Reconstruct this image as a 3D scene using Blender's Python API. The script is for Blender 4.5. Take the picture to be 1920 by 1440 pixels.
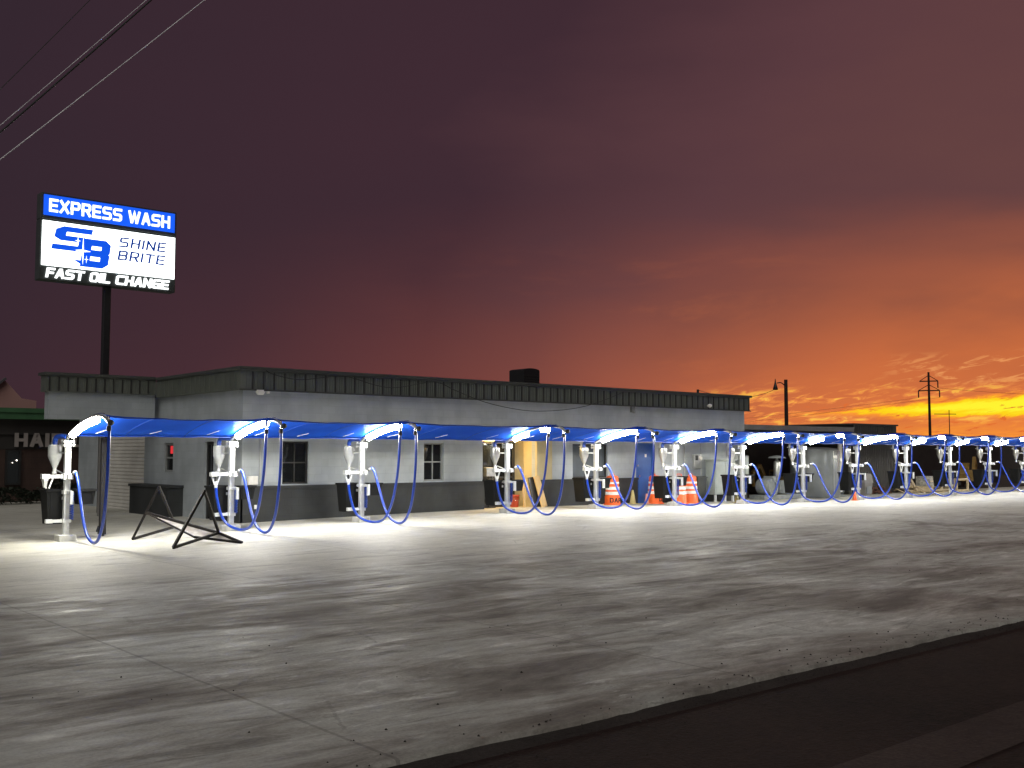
import bpy, math, random
from mathutils import Vector, Matrix
random.seed(7)
for o in list(bpy.data.objects): bpy.data.objects.remove(o)
C = bpy.context.scene.collection
S = bpy.context.scene
R = math.radians

def lin(r, g, b):
    f = lambda c: (c/255/12.92) if c/255 <= .04045 else ((c/255+.055)/1.055)**2.4
    return (f(r), f(g), f(b), 1)

# ------------------------------------------------------------------ camera
cam = bpy.data.cameras.new("camera"); co = bpy.data.objects.new("camera", cam); C.objects.link(co)
co.location = (0, 0, 1.75)
co.rotation_euler = (R(90)+math.atan(130/1950), 0, R(49.6-90))
cam.sensor_width = 36; cam.lens = 36*1950/1920
cam.clip_start = .1; cam.clip_end = 6000
S.camera = co
S.view_settings.view_transform = 'Standard'; S.view_settings.look = 'None'
S.view_settings.gamma = 1; S.view_settings.exposure = 0

# ------------------------------------------------------------------ node helper
class NT:
    def __init__(s, tree): s.t = tree; s.n = tree.nodes; s.l = tree.links
    def add(s, typ, ins=None, **kw):
        n = s.n.new(typ)
        for k, v in kw.items(): setattr(n, k, v)
        for k, v in (ins or {}).items():
            if isinstance(v, bpy.types.NodeSocket): s.l.new(v, n.inputs[k])
            else: n.inputs[k].default_value = v
        return n
    def m(s, op, a, b=0.0, c=0.0, clamp=False):
        n = s.n.new('ShaderNodeMath'); n.operation = op; n.use_clamp = clamp
        for i, v in enumerate((a, b, c)):
            if isinstance(v, bpy.types.NodeSocket): s.l.new(v, n.inputs[i])
            else: n.inputs[i].default_value = v
        return n.outputs[0]
    def ramp(s, fac, stops, interp='LINEAR'):
        n = s.n.new('ShaderNodeValToRGB'); n.color_ramp.interpolation = interp
        e = n.color_ramp.elements
        while len(e) < len(stops): e.new(.5)
        for q, (p, c) in zip(e, stops):
            q.position = p; q.color = c if len(c) == 4 else (*c, 1)
        s.l.new(fac, n.inputs[0]); return n.outputs[0]
    def mix(s, fac, a, b, blend='MIX'):
        n = s.n.new('ShaderNodeMix'); n.data_type = 'RGBA'; n.blend_type = blend
        for i, v in ((0, fac), (6, a), (7, b)):
            if isinstance(v, bpy.types.NodeSocket): s.l.new(v, n.inputs[i])
            else: n.inputs[i].default_value = v
        return n.outputs[2]
    def smooth(s, x, a, b):
        n = s.n.new('ShaderNodeMapRange'); n.interpolation_type = 'SMOOTHSTEP'
        s.l.new(x, n.inputs[0]); n.inputs[1].default_value = a; n.inputs[2].default_value = b
        return n.outputs[0]

# ------------------------------------------------------------------ world: afterglow sky
w = bpy.data.worlds.new("World"); S.world = w; w.use_nodes = True
T = NT(w.node_tree); T.n.clear()
tc = T.add('ShaderNodeTexCoord')
sep = T.add('ShaderNodeSeparateXYZ', {0: tc.outputs['Generated']})
X, Y, Z = sep.outputs
SA = R(18)
zc = T.m('MAXIMUM', Z, 0.0)
D = T.m('ADD', T.m('MULTIPLY', X, math.cos(SA)), T.m('MULTIPLY', Y, math.sin(SA)))
az = T.m('ARCTAN2', Y, X)                       # radians, 0 = +X
el = T.m('ARCSINE', Z)
# soft large cloud mottling
sc = T.add('ShaderNodeVectorMath', {0: tc.outputs['Generated'], 1: (1.6, 1.6, 5.5)}, operation='MULTIPLY')
n1 = T.add('ShaderNodeTexNoise', {'Vector': sc.outputs[0], 'Scale': 1.7, 'Detail': 5.0, 'Roughness': .5})
mott = T.m('MULTIPLY', T.m('SUBTRACT', n1.outputs[0], .5), .15)
Dm = T.m('ADD', D, mott)
base = T.ramp(T.m('MULTIPLY', T.m('ADD', Dm, 1.0), .5), [
    (0.0, lin(80, 82, 84)), (.38, lin(62, 60, 66)), (.75, lin(53, 39, 48)), (.895, lin(64, 43, 52)), (.95, lin(90, 59, 64)), (1.0, lin(104, 68, 66))])
azr = T.m('MULTIPLY', az, 57.29578); eld = T.m('MULTIPLY', el, 57.29578)
azd = T.m('ADD', T.m('ABSOLUTE', T.m('SUBTRACT', azr, 16.0)), 16.0)      # symmetric about the sunset
ge = T.m('ADD', eld, T.m('MULTIPLY', T.m('SUBTRACT', n1.outputs[0], .5), 14.0))
H = T.ramp(T.m('MULTIPLY', T.m('ADD', Dm, 1.0), .5), [(.74, (.004,)*3), (.835, (.05,)*3), (.925, (.25,)*3), (.965, (.62,)*3), (.985, (1.,)*3)])
G = T.m('MULTIPLY', T.smooth(ge, 13.5, -1.0), T.add('ShaderNodeSeparateColor', {0: H}).outputs[0])
base = T.mix(G, base, T.ramp(Dm, [(.75, lin(208, 108, 84)), (.98, lin(230, 122, 62))]))
def cloudnoise(fa, fe, seed, tilt=.10, dist=.4):
    cv = T.add('ShaderNodeCombineXYZ', {0: T.m('MULTIPLY', az, fa), 1: T.m('MULTIPLY', T.m('ADD', el, T.m('MULTIPLY', az, tilt)), fe), 2: seed})
    return T.add('ShaderNodeTexNoise', {'Vector': cv.outputs[0], 'Scale': 1.0, 'Detail': 8.0, 'Roughness': .62, 'Distortion': dist}).outputs[0]
na = cloudnoise(16., 90., .3, .10, .6); nb = cloudnoise(46., 200., 4.1, .16, .9); nc = cloudnoise(4., 14., 8.5, .05)
fine = T.m('ADD', T.m('MULTIPLY', na, .5), T.m('MULTIPLY', nb, .5))
# darker and lighter veils just above the horizon
sky = T.mix(T.m('MULTIPLY', T.m('MULTIPLY', T.smooth(nc, .50, .66), T.smooth(eld, 13., 6.)), T.m('MULTIPLY', T.smooth(azd, 60., 34.), .28)), base, lin(206, 112, 66))
# lit wisps: long low bank and a thinner one higher up
low_w = T.m('MULTIPLY', T.smooth(azd, 40.5, 36.0), T.m('MULTIPLY', T.smooth(eld, 4.0, 2.7), T.smooth(eld, 1.2, 1.9)))
sky = T.mix(T.m('MULTIPLY', T.smooth(fine, .475, .56), T.m('MULTIPLY', low_w, .8)), sky, lin(246, 150, 74))
sky = T.mix(T.m('MULTIPLY', T.smooth(fine, .545, .60), T.m('MULTIPLY', low_w, .95)), sky, lin(255, 196, 78))
hi_w = T.m('MULTIPLY', T.smooth(azd, 31.0, 27.0), T.m('MULTIPLY', T.smooth(eld, 5.3, 4.6), T.smooth(eld, 3.2, 3.9)))
sky = T.mix(T.m('MULTIPLY', T.smooth(fine, .50, .59), T.m('MULTIPLY', hi_w, .75)), sky, lin(240, 160, 96))
# glow below the bank
sky = T.mix(T.m('MULTIPLY', T.m('MULTIPLY', T.smooth(eld, 1.9, 1.0), T.smooth(azd, 34.0, 28.0)), T.m('ADD', .45, T.m('MULTIPLY', T.smooth(fine, .42, .56), .5))), sky, lin(250, 152, 54))
# bright yellow band, rising and widening to the right
cen = T.m('ADD', 2.22, T.m('MULTIPLY', T.m('SUBTRACT', 28.8, azd), .035))
wid = T.m('MULTIPLY', T.smooth(azd, 34.0, 24.0), .52)
off = T.m('ABSOLUTE', T.m('SUBTRACT', eld, T.m('ADD', cen, T.m('MULTIPLY', T.m('SUBTRACT', fine, .5), 1.3))))
dlt = T.m('SUBTRACT', wid, off)
sky = T.mix(T.m('MULTIPLY', T.smooth(dlt, -.22, .05), T.smooth(azd, 36.0, 31.0)), sky, lin(252, 150, 50))
sky = T.mix(T.m('MULTIPLY', T.smooth(dlt, -.03, .12), T.smooth(azd, 35.0, 32.0)), sky, lin(255, 212, 28))
sky = T.mix(T.smooth(dlt, .12, .36), sky, lin(255, 243, 50))
# dark scraps in front of the band
sky = T.mix(T.m('MULTIPLY', T.smooth(nb, .40, .34), T.m('MULTIPLY', T.smooth(eld, 3.2, 2.4), T.smooth(azd, 36., 30.))), sky, lin(226, 110, 48))
# below the horizon: dull earth colour
sky = T.mix(T.smooth(Z, -.002, -.03), sky, lin(40, 32, 30))
bg = T.add('ShaderNodeBackground', {'Color': sky, 'Strength': 1.0})
T.l.new(bg.outputs[0], T.add('ShaderNodeOutputWorld').inputs[0])

# ------------------------------------------------------------------ weak wide fill light, added behind the camera for the general glow
sl = bpy.data.lights.new("sun", 'SUN'); sl.energy = .95; sl.angle = R(55); sl.color = (1.0, .97, .90)
so = bpy.data.objects.new("sun", sl); C.objects.link(so)
so.rotation_euler = Vector((.50, .47, -.73)).to_track_quat('-Z', 'Y').to_euler()

# ------------------------------------------------------------------ materials
MATS = {}
def mat(name, col, rough=.6, metal=0., spec=.5, noise=0., nscale=3., stretch=(1, 1, 1), bump=0., bscale=40., emit=None, es=0., col2=None, coat=0., trans=0., alpha=1.):
    m = bpy.data.materials.new(name); m.use_nodes = True
    t = NT(m.node_tree); b = t.n['Principled BSDF']
    col = tuple(col[:3])+(1,)
    b.inputs['Base Color'].default_value = col
    b.inputs['Roughness'].default_value = rough; b.inputs['Metallic'].default_value = metal
    b.inputs['Specular IOR Level'].default_value = spec
    b.inputs['Coat Weight'].default_value = coat
    b.inputs['Transmission Weight'].default_value = trans
    b.inputs['Alpha'].default_value = alpha
    tcn = t.add('ShaderNodeTexCoord')
    if noise or col2:
        mp = t.add('ShaderNodeMapping', {'Vector': tcn.outputs['Object'], 'Scale': stretch})
        n = t.add('ShaderNodeTexNoise', {'Vector': mp.outputs[0], 'Scale': nscale, 'Detail': 6., 'Roughness': .6})
        if col2:
            c = t.ramp(n.outputs[0], [(.38, col), (.62, tuple(col2[:3])+(1,))])
        else:
            a = 1-noise; bb = 1+noise
            c = t.ramp(n.outputs[0], [(.3, tuple(x*a for x in col[:3])+(1,)), (.7, tuple(min(1, x*bb) for x in col[:3])+(1,))])
        t.l.new(c, b.inputs['Base Color'])
        t.l.new(t.m('ADD', rough-.08, t.m('MULTIPLY', n.outputs[0], .16)), b.inputs['Roughness'])
    if bump:
        n = t.add('ShaderNodeTexNoise', {'Vector': tcn.outputs['Object'], 'Scale': bscale, 'Detail': 4.})
        bp = t.add('ShaderNodeBump', {'Height': n.outputs[0], 'Strength': bump, 'Distance': .02})
        t.l.new(bp.outputs[0], b.inputs['Normal'])
    if emit:
        b.inputs['Emission Color'].default_value = tuple(emit[:3])+(1,); b.inputs['Emission Strength'].default_value = es
    MATS[name] = m; return m

white_steel = mat('white_steel', (.55, .565, .565), .38, noise=.10, nscale=9, bump=.05)
galv = mat('galvanised', (.50, .51, .50), .35, metal=.75, noise=.12, nscale=12)
chrome = mat('chrome', (.75, .75, .76), .18, metal=1.)
black_plastic = mat('black_plastic', (.008, .0085, .009), .62, spec=.2, noise=.25, nscale=8, bump=.08)
rubber = mat('rubber', (.015, .015, .016), .6, noise=.2, nscale=10)
blue_hose = mat('blue_hose', (.005, .040, .34), .3, coat=.4, noise=.12, nscale=30)
blue_plastic = mat('blue_plastic', (.008, .045, .30), .3, noise=.15, nscale=10)
steel = mat('brushed_steel', (.60, .60, .58), .30, metal=.85, noise=.10, nscale=6, stretch=(1, 1, 12))
clear_p = mat('clear_plastic', (.72, .74, .74), .18, noise=.08, nscale=6, trans=.55)
block_conc = mat('block_concrete', (.46, .46, .44), .8, noise=.18, nscale=14, bump=.3, bscale=90)
led = mat('led', (.9, .9, .9), .4, emit=(1.0, .965, .83), es=115.)
black_steel = mat('black_steel', (.018, .017, .018), .45, noise=.3, nscale=15, bump=.1)
rust_steel = mat('rusty_steel', (.010, .008, .0075), .6, spec=.25, noise=.4, nscale=20, bump=.2)
panel_white = mat('panel_weathered_white', (.62, .60, .56), .6, noise=.2, nscale=5, col2=(.38, .33, .30))
orange_p = mat('orange_plastic', (.78, .12, .02), .45, noise=.14, nscale=9, bump=.06)
refl_white = mat('reflective_white', (.78, .76, .72), .5, noise=.12, nscale=12)
cone_yellow = mat('cone_yellow', (.68, .58, .24), .5, noise=.12)
cone_pink = mat('cone_pink', (.75, .33, .22), .5, noise=.12)
dark_green_metal = mat('fascia_metal', (.12, .13, .112), .48, noise=.16, nscale=2.5, stretch=(1, 1, .4), bump=.04, bscale=14)
coping = mat('coping_metal', (.060, .064, .058), .5, noise=.18, nscale=2)
roofing = mat('roof_membrane', (.10, .10, .10), .9, noise=.2)
frame_dark = mat('frame_dark', (.028, .027, .026), .4, noise=.2)
frame_white = mat('frame_white', (.26, .27, .265), .5, noise=.1)
glass_dark = mat('window_glass', (.012, .014, .016), .06, spec=.9, noise=.3, nscale=2)
door_blue = mat('door_blue', (.014, .075, .30), .4, noise=.16, nscale=3, bump=.05)
shutter_m = mat('shutter_paint', (.76, .73, .68), .5, noise=.10, nscale=2)
slate_panel = mat('slate_panel', (.070, .088, .105), .5, noise=.18, nscale=2)
tan_paint = mat('tan_paint', (.50, .42, .24), .75, noise=.10, nscale=2, bump=.1)
elec_green = mat('cabinet_paint', (.34, .38, .36), .42, noise=.10, nscale=3, bump=.04)
tank_grey = mat('tank_paint', (.19, .205, .21), .38, noise=.16, nscale=2.2, metal=.2)
machine_grey = mat('machine_grey', (.23, .25, .25), .5, noise=.2, nscale=9)
cream_pipe = mat('cream_pipe', (.66, .63, .54), .4, noise=.08)
lumber = mat('lumber', (.60, .40, .17), .65, noise=.16, nscale=2.5, stretch=(8, 8, 1), bump=.1)
pallet_wood = mat('pallet_wood', (.52, .42, .27), .75, noise=.22, nscale=5)
brick_red = mat('brick_red', (.12, .055, .040), .85, noise=.3, nscale=8)
cardboard = mat('cardboard', (.46, .44, .38), .7, col2=(.16, .16, .15), nscale=7)
fence_m = mat('fence_paint', (.022, .016, .014), .7, noise=.4, nscale=1.5)
exc_yellow = mat('machine_yellow', (.20, .115, .02), .55, noise=.3, nscale=4)
red_bucket = mat('red_plastic', (.45, .055, .02), .4, noise=.1)
green_fascia = mat('green_fascia', (.045, .13, .055), .55, noise=.16, nscale=2)
salon_band = mat('salon_band', (.035, .030, .027), .6, noise=.25, nscale=1)
letter_dull = mat('letter_dull', (.34, .30, .28), .5, noise=.08)
peach = mat('peach_stucco', (.42, .24, .21), .85, noise=.1, nscale=.4)
grey_roof = mat('grey_roof', (.10, .09, .10), .8, noise=.2, nscale=1)
shed_m = mat('shed_metal', (.21, .20, .19), .55, noise=.15, nscale=2)
shed_dark = mat('shed_dark', (.055, .052, .050), .6, noise=.2, nscale=2)
creosote = mat('pole_wood', (.030, .018, .014), .85, noise=.3, nscale=5, stretch=(6, 6, .6))
wire_m = mat('wire_black', (.012, .012, .013), .5, noise=.2)
wire_bright = mat('wire_aluminium', (.55, .54, .56), .32, metal=.9, noise=.35, nscale=4)
leaf_m = mat('hedge_leaf', (.020, .028, .016), .7, noise=.4, nscale=6)
lamp_warm = mat('lamp_warm', (.9, .8, .6), .5, emit=(1., .68, .28), es=420.)
lamp_far = mat('lamp_far', (.9, .9, .8), .5, emit=(1., .9, .78), es=9.)
neon_red = mat('neon_red', (.5, .03, .03), .5, emit=(1., .10, .10), es=3.5)
sign_blue = mat('sign_blue', (.01, .07, .6), .3, emit=(.008, .105, .87), es=1.0)
sign_white = mat('sign_white', (.9, .9, .9), .3, emit=(.93, 1.0, .99), es=3.2)
sign_letter = mat('sign_letter_white', (.9, .9, .9), .3, emit=(.95, 1., 1.), es=1.7)
sign_logo_blue = mat('sign_logo_blue', (.01, .06, .55), .3, emit=(.004, .085, .72), es=1.0)
sign_navy = mat('sign_navy', (.01, .04, .3), .3, emit=(.006, .045, .26), es=.8)
sign_dark = mat('sign_dark', (.055, .062, .06), .4, noise=.2)
black_text = mat('black_text', (.02, .02, .02), .6)
red_lit = mat('lit_red_window_sign', (.4, .02, .02), .5, emit=(.85, .04, .05), es=.7)

def mk_concrete():
    m = bpy.data.materials.new('concrete'); m.use_nodes = True
    t = NT(m.node_tree); b = t.n['Principled BSDF']
    tcn = t.add('ShaderNodeTexCoord'); ob = tcn.outputs['Object']
    sp = t.add('ShaderNodeSeparateXYZ', {0: ob}); x, y, z = sp.outputs
    # trowel / tyre streaks along the row, plus cloudy stains
    m1 = t.add('ShaderNodeMapping', {'Vector': ob, 'Scale': (.26, .8, 1), 'Rotation': (0, 0, R(4))})
    s1 = t.add('ShaderNodeTexNoise', {'Vector': m1.outputs[0], 'Scale': 1.5, 'Detail': 12., 'Roughness': .70, 'Distortion': .9}).outputs[0]
    m2 = t.add('ShaderNodeMapping', {'Vector': ob, 'Scale': (.35, 1.5, 1), 'Rotation': (0, 0, R(-12)), 'Location': (3, 9, 0)})
    s2 = t.add('ShaderNodeTexNoise', {'Vector': m2.outputs[0], 'Scale': 2.6, 'Detail': 9., 'Roughness': .66, 'Distortion': .8}).outputs[0]
    s3 = t.add('ShaderNodeTexNoise', {'Vector': ob, 'Scale': .36, 'Detail': 10., 'Roughness': .6, 'Distortion': .6}).outputs[0]
    s4 = t.add('ShaderNodeTexNoise', {'Vector': ob, 'Scale': 38., 'Detail': 6., 'Roughness': .7}).outputs[0]
    new = t.smooth(t.m('ADD', y, t.m('MULTIPLY', s1, 2.4)), 13.7, 16.4)
    old = t.ramp(t.m('ADD', t.m('MULTIPLY', s1, .55), t.m('MULTIPLY', s3, .45)), [
        (.38, (.14, .122, .105)), (.45, (.23, .213, .186)), (.51, (.345, .335, .30)), (.57, (.42, .425, .39)), (.65, (.60, .615, .575))])
    newc = t.ramp(t.m('ADD', t.m('MULTIPLY', s1, .5), t.m('MULTIPLY', s3, .5)), [
        (.36, (.38, .37, .315)), (.5, (.50, .485, .42)), (.64, (.58, .565, .50))])
    c = t.mix(new, old, newc)
    # pale scuffs
    sc_ = t.m('MULTIPLY', t.smooth(s2, .555, .63), t.smooth(s3, .50, .58))
    c = t.mix(t.m('MULTIPLY', sc_, .6), c, (.66, .67, .63, 1))
    # dark oily drag marks
    dk = t.smooth(s2, .43, .35)
    c = t.mix(t.m('MULTIPLY', dk, .38), c, (.085, .072, .066, 1))
    # mid-size mottling of the trowelled surface
    m5 = t.add('ShaderNodeMapping', {'Vector': ob, 'Scale': (.55, 1.3, 1), 'Rotation': (0, 0, R(7))})
    s5 = t.add('ShaderNodeTexNoise', {'Vector': m5.outputs[0], 'Scale': 5.5, 'Detail': 12., 'Roughness': .78, 'Distortion': .6}).outputs[0]
    c = t.mix(t.m('SUBTRACT', .62, t.m('MULTIPLY', new, .3)), c, t.ramp(s5, [(.34, (.58,)*3), (.5, (.96,)*3), (.66, (1.34,)*3)]), 'MULTIPLY')
    # grain and pitting
    c = t.mix(.55, c, t.ramp(s4, [(.30, (.62, .62, .62)), (.6, (1.12, 1.12, 1.12))]), 'MULTIPLY')
    # small dropped specks
    v = t.add('ShaderNodeTexVoronoi', {'Vector': ob, 'Scale': 2.3}); 
    spk = t.m('MULTIPLY', t.m('LESS_THAN', v.outputs['Distance'], .022), t.m('LESS_THAN', y, 12.0))
    c = t.mix(t.m('MULTIPLY', spk, .5), c, (.03, .027, .025, 1))
    # sawn joints
    wob = t.m('MULTIPLY', t.m('SUBTRACT', t.add('ShaderNodeTexNoise', {'Vector': ob, 'Scale': 3.}).outputs[0], .5), .02)
    jx = t.m('ABSOLUTE', t.m('SUBTRACT', t.m('MODULO', t.m('ADD', t.m('ADD', x, wob), 97.05), 3.35), 1.675))
    jx = t.m('LESS_THAN', t.m('SUBTRACT', 1.675, jx), .014)
    jy = None
    for yy in (15.1, 22.9):
        q = t.m('LESS_THAN', t.m('ABSOLUTE', t.m('SUBTRACT', t.m('ADD', y, wob), yy)), .022 if yy > 15 else (.03 if yy > 14 else .012))
        jy = q if jy is None else t.m('MAXIMUM', jy, q)
    j = t.m('MAXIMUM', jx, jy)
    c = t.mix(t.m('MULTIPLY', j, .34), c, (.05, .045, .04, 1))
    # hairline cracks
    vc = t.add('ShaderNodeTexVoronoi', {'Vector': t.add('ShaderNodeMapping', {'Vector': ob, 'Scale': (.28, .8, 1)}).outputs[0], 'Scale': .8, 'Randomness': 1.}, feature='DISTANCE_TO_EDGE')
    ck = t.m('MULTIPLY', t.m('LESS_THAN', t.m('ADD', vc.outputs['Distance'], t.m('MULTIPLY', s4, .03)), .0185), t.smooth(s3, .52, .6))
    c = t.mix(t.m('MULTIPLY', ck, .28), c, (.05, .045, .04, 1))
    t.l.new(c, b.inputs['Base Color'])
    ro = t.ramp(t.m('ADD', t.m('MULTIPLY', s1, .5), t.m('MULTIPLY', s2, .5)), [(.38, (.78,)*3), (.5, (.62,)*3), (.62, (.44,)*3)])
    ro = t.mix(new, ro, (.62, .62, .62, 1))
    t.l.new(ro, b.inputs['Roughness'])
    b.inputs['Specular IOR Level'].default_value = .5
    h = t.m('ADD', t.m('MULTIPLY', s4, .35), t.m('SUBTRACT', s2, t.m('MULTIPLY', j, 1.2)))
    t.l.new(t.add('ShaderNodeBump', {'Height': h, 'Strength': .28, 'Distance': .015}).outputs[0], b.inputs['Normal'])
    return m
concrete = mk_concrete()

def mk_ground(name, c1, c2, scale=30., rough=.9, bump=.5, big=.4):
    m = bpy.data.materials.new(name); m.use_nodes = True
    t = NT(m.node_tree); b = t.n['Principled BSDF']
    ob = t.add('ShaderNodeTexCoord').outputs['Object']
    a = t.add('ShaderNodeTexNoise', {'Vector': ob, 'Scale': scale, 'Detail': 8., 'Roughness': .75}).outputs[0]
    g = t.add('ShaderNodeTexNoise', {'Vector': ob, 'Scale': big, 'Detail': 6., 'Roughness': .6}).outputs[0]
    v = t.add('ShaderNodeTexVoronoi', {'Vector': ob, 'Scale': scale*2.2}).outputs['Distance']
    f = t.m('ADD', t.m('MULTIPLY', a, .55), t.m('MULTIPLY', g, .45))
    c = t.ramp(f, [(.36, tuple(c1)), (.64, tuple(c2))])
    c = t.mix(.5, c, t.ramp(v, [(.05, (1.35,)*3), (.5, (.75,)*3)]), 'MULTIPLY')
    t.l.new(c, b.inputs['Base Color']); b.inputs['Roughness'].default_value = rough; b.inputs['Specular IOR Level'].default_value = .22
    t.l.new(t.add('ShaderNodeBump', {'Height': t.m('ADD', a, t.m('MULTIPLY', v, -.6)), 'Strength': bump, 'Distance': .02}).outputs[0], b.inputs['Normal'])
    return m
asphalt = mk_ground('asphalt', (.006, .0034, .0029), (.036, .020, .016), 16., .92, .6)
asphalt_pale = mk_ground('worn_strip', (.028, .018, .016), (.064, .044, .039), 16., .9, .5)
gutter_m = mk_ground('gutter', (.022, .018, .016), (.060, .052, .047), 35., .9, .5, 1.4)
dirt = mk_ground('dirt', (.040, .034, .028), (.10, .085, .07), 12., .95, .7)
plain_m = mk_ground('plain', (.020, .018, .015), (.045, .040, .034), 4., .95, .4, .05)

def mk_wall(name, c1, c2, mortar, bump=.25, patch=None):
    m = bpy.data.materials.new(name); m.use_nodes = True
    t = NT(m.node_tree); b = t.n['Principled BSDF']
    ob = t.add('ShaderNodeTexCoord').outputs['Object']
    sp = t.add('ShaderNodeSeparateXYZ', {0: ob})
    u = t.m('ADD', sp.outputs[0], sp.outputs[1])
    cv_ = t.add('ShaderNodeCombineXYZ', {0: u, 1: sp.outputs[2], 2: 0.})
    br = t.add('ShaderNodeTexBrick', {'Vector': cv_.outputs[0], 'Color1': (1, 1, 1, 1), 'Color2': (.93, .93, .93, 1), 'Mortar': mortar, 'Scale': 1., 'Mortar Size': .006, 'Mortar Smooth': .3, 'Brick Width': .40, 'Row Height': .20})
    n = t.add('ShaderNodeTexNoise', {'Vector': ob, 'Scale': .9, 'Detail': 5., 'Roughness': .55}).outputs[0]
    vs = t.add('ShaderNodeTexNoise', {'Vector': t.add('ShaderNodeMapping', {'Vector': cv_.outputs[0], 'Scale': (1.1, .6, 1)}).outputs[0], 'Scale': 1.6, 'Detail': 5.}).outputs[0]
    c = t.ramp(t.m('ADD', t.m('MULTIPLY', n, .5), t.m('MULTIPLY', vs, .5)), [(.40, tuple(c1)), (.58, tuple(c2))])
    c = t.mix(1., c, br.outputs[0], 'MULTIPLY')
    t.l.new(c, b.inputs['Base Color']); b.inputs['Roughness'].default_value = .72
    fine = t.add('ShaderNodeTexNoise', {'Vector': ob, 'Scale': 60., 'Detail': 4.}).outputs[0]
    h = t.m('SUBTRACT', t.m('MULTIPLY', fine, .4), br.outputs[1])
    t.l.new(t.add('ShaderNodeBump', {'Height': h, 'Strength': bump, 'Distance': .01}).outputs[0], b.inputs['Normal'])
    return m
wall_grey = mk_wall('painted_block_light', (.35, .38, .40), (.43, .465, .49), (.86, .86, .86, 1))
wall_dark = mk_wall('painted_block_dark', (.023, .025, .026), (.038, .041, .042), (.8, .8, .8, 1), .5)
salon_brick = mk_wall('salon_brick', (.050, .028, .022), (.075, .042, .032), (.7, .66, .62, 1), .4)

def mk_fabric():
    m = bpy.data.materials.new('blue_shade_fabric'); m.use_nodes = True
    t = NT(m.node_tree); t.n.remove(t.n['Principled BSDF']); out = [n for n in t.n if n.type == 'OUTPUT_MATERIAL'][0]
    ob = t.add('ShaderNodeTexCoord').outputs['Object']
    n = t.add('ShaderNodeTexNoise', {'Vector': ob, 'Scale': 1.2, 'Detail': 4.}).outputs[0]
    c = t.ramp(n, [(.3, (.006, .075, .56)), (.7, (.010, .105, .68))])
    wv = t.add('ShaderNodeTexNoise', {'Vector': ob, 'Scale': 220., 'Detail': 2.}).outputs[0]
    bp = t.add('ShaderNodeBump', {'Height': wv, 'Strength': .25, 'Distance': .004})
    d = t.add('ShaderNodeBsdfDiffuse', {'Color': c, 'Normal': bp.outputs[0]})
    tr = t.add('ShaderNodeBsdfTranslucent', {'Color': c})
    g = t.add('ShaderNodeBsdfGlossy', {'Color': (.5, .6, .8, 1), 'Roughness': .38, 'Normal': bp.outputs[0]})
    a = t.add('ShaderNodeMixShader', {0: .35, 1: d.outputs[0], 2: tr.outputs[0]})
    e = t.add('ShaderNodeMixShader', {0: .07, 1: a.outputs[0], 2: g.outputs[0]})
    t.l.new(e.outputs[0], out.inputs[0]); return m
fabric = mk_fabric()

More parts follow.
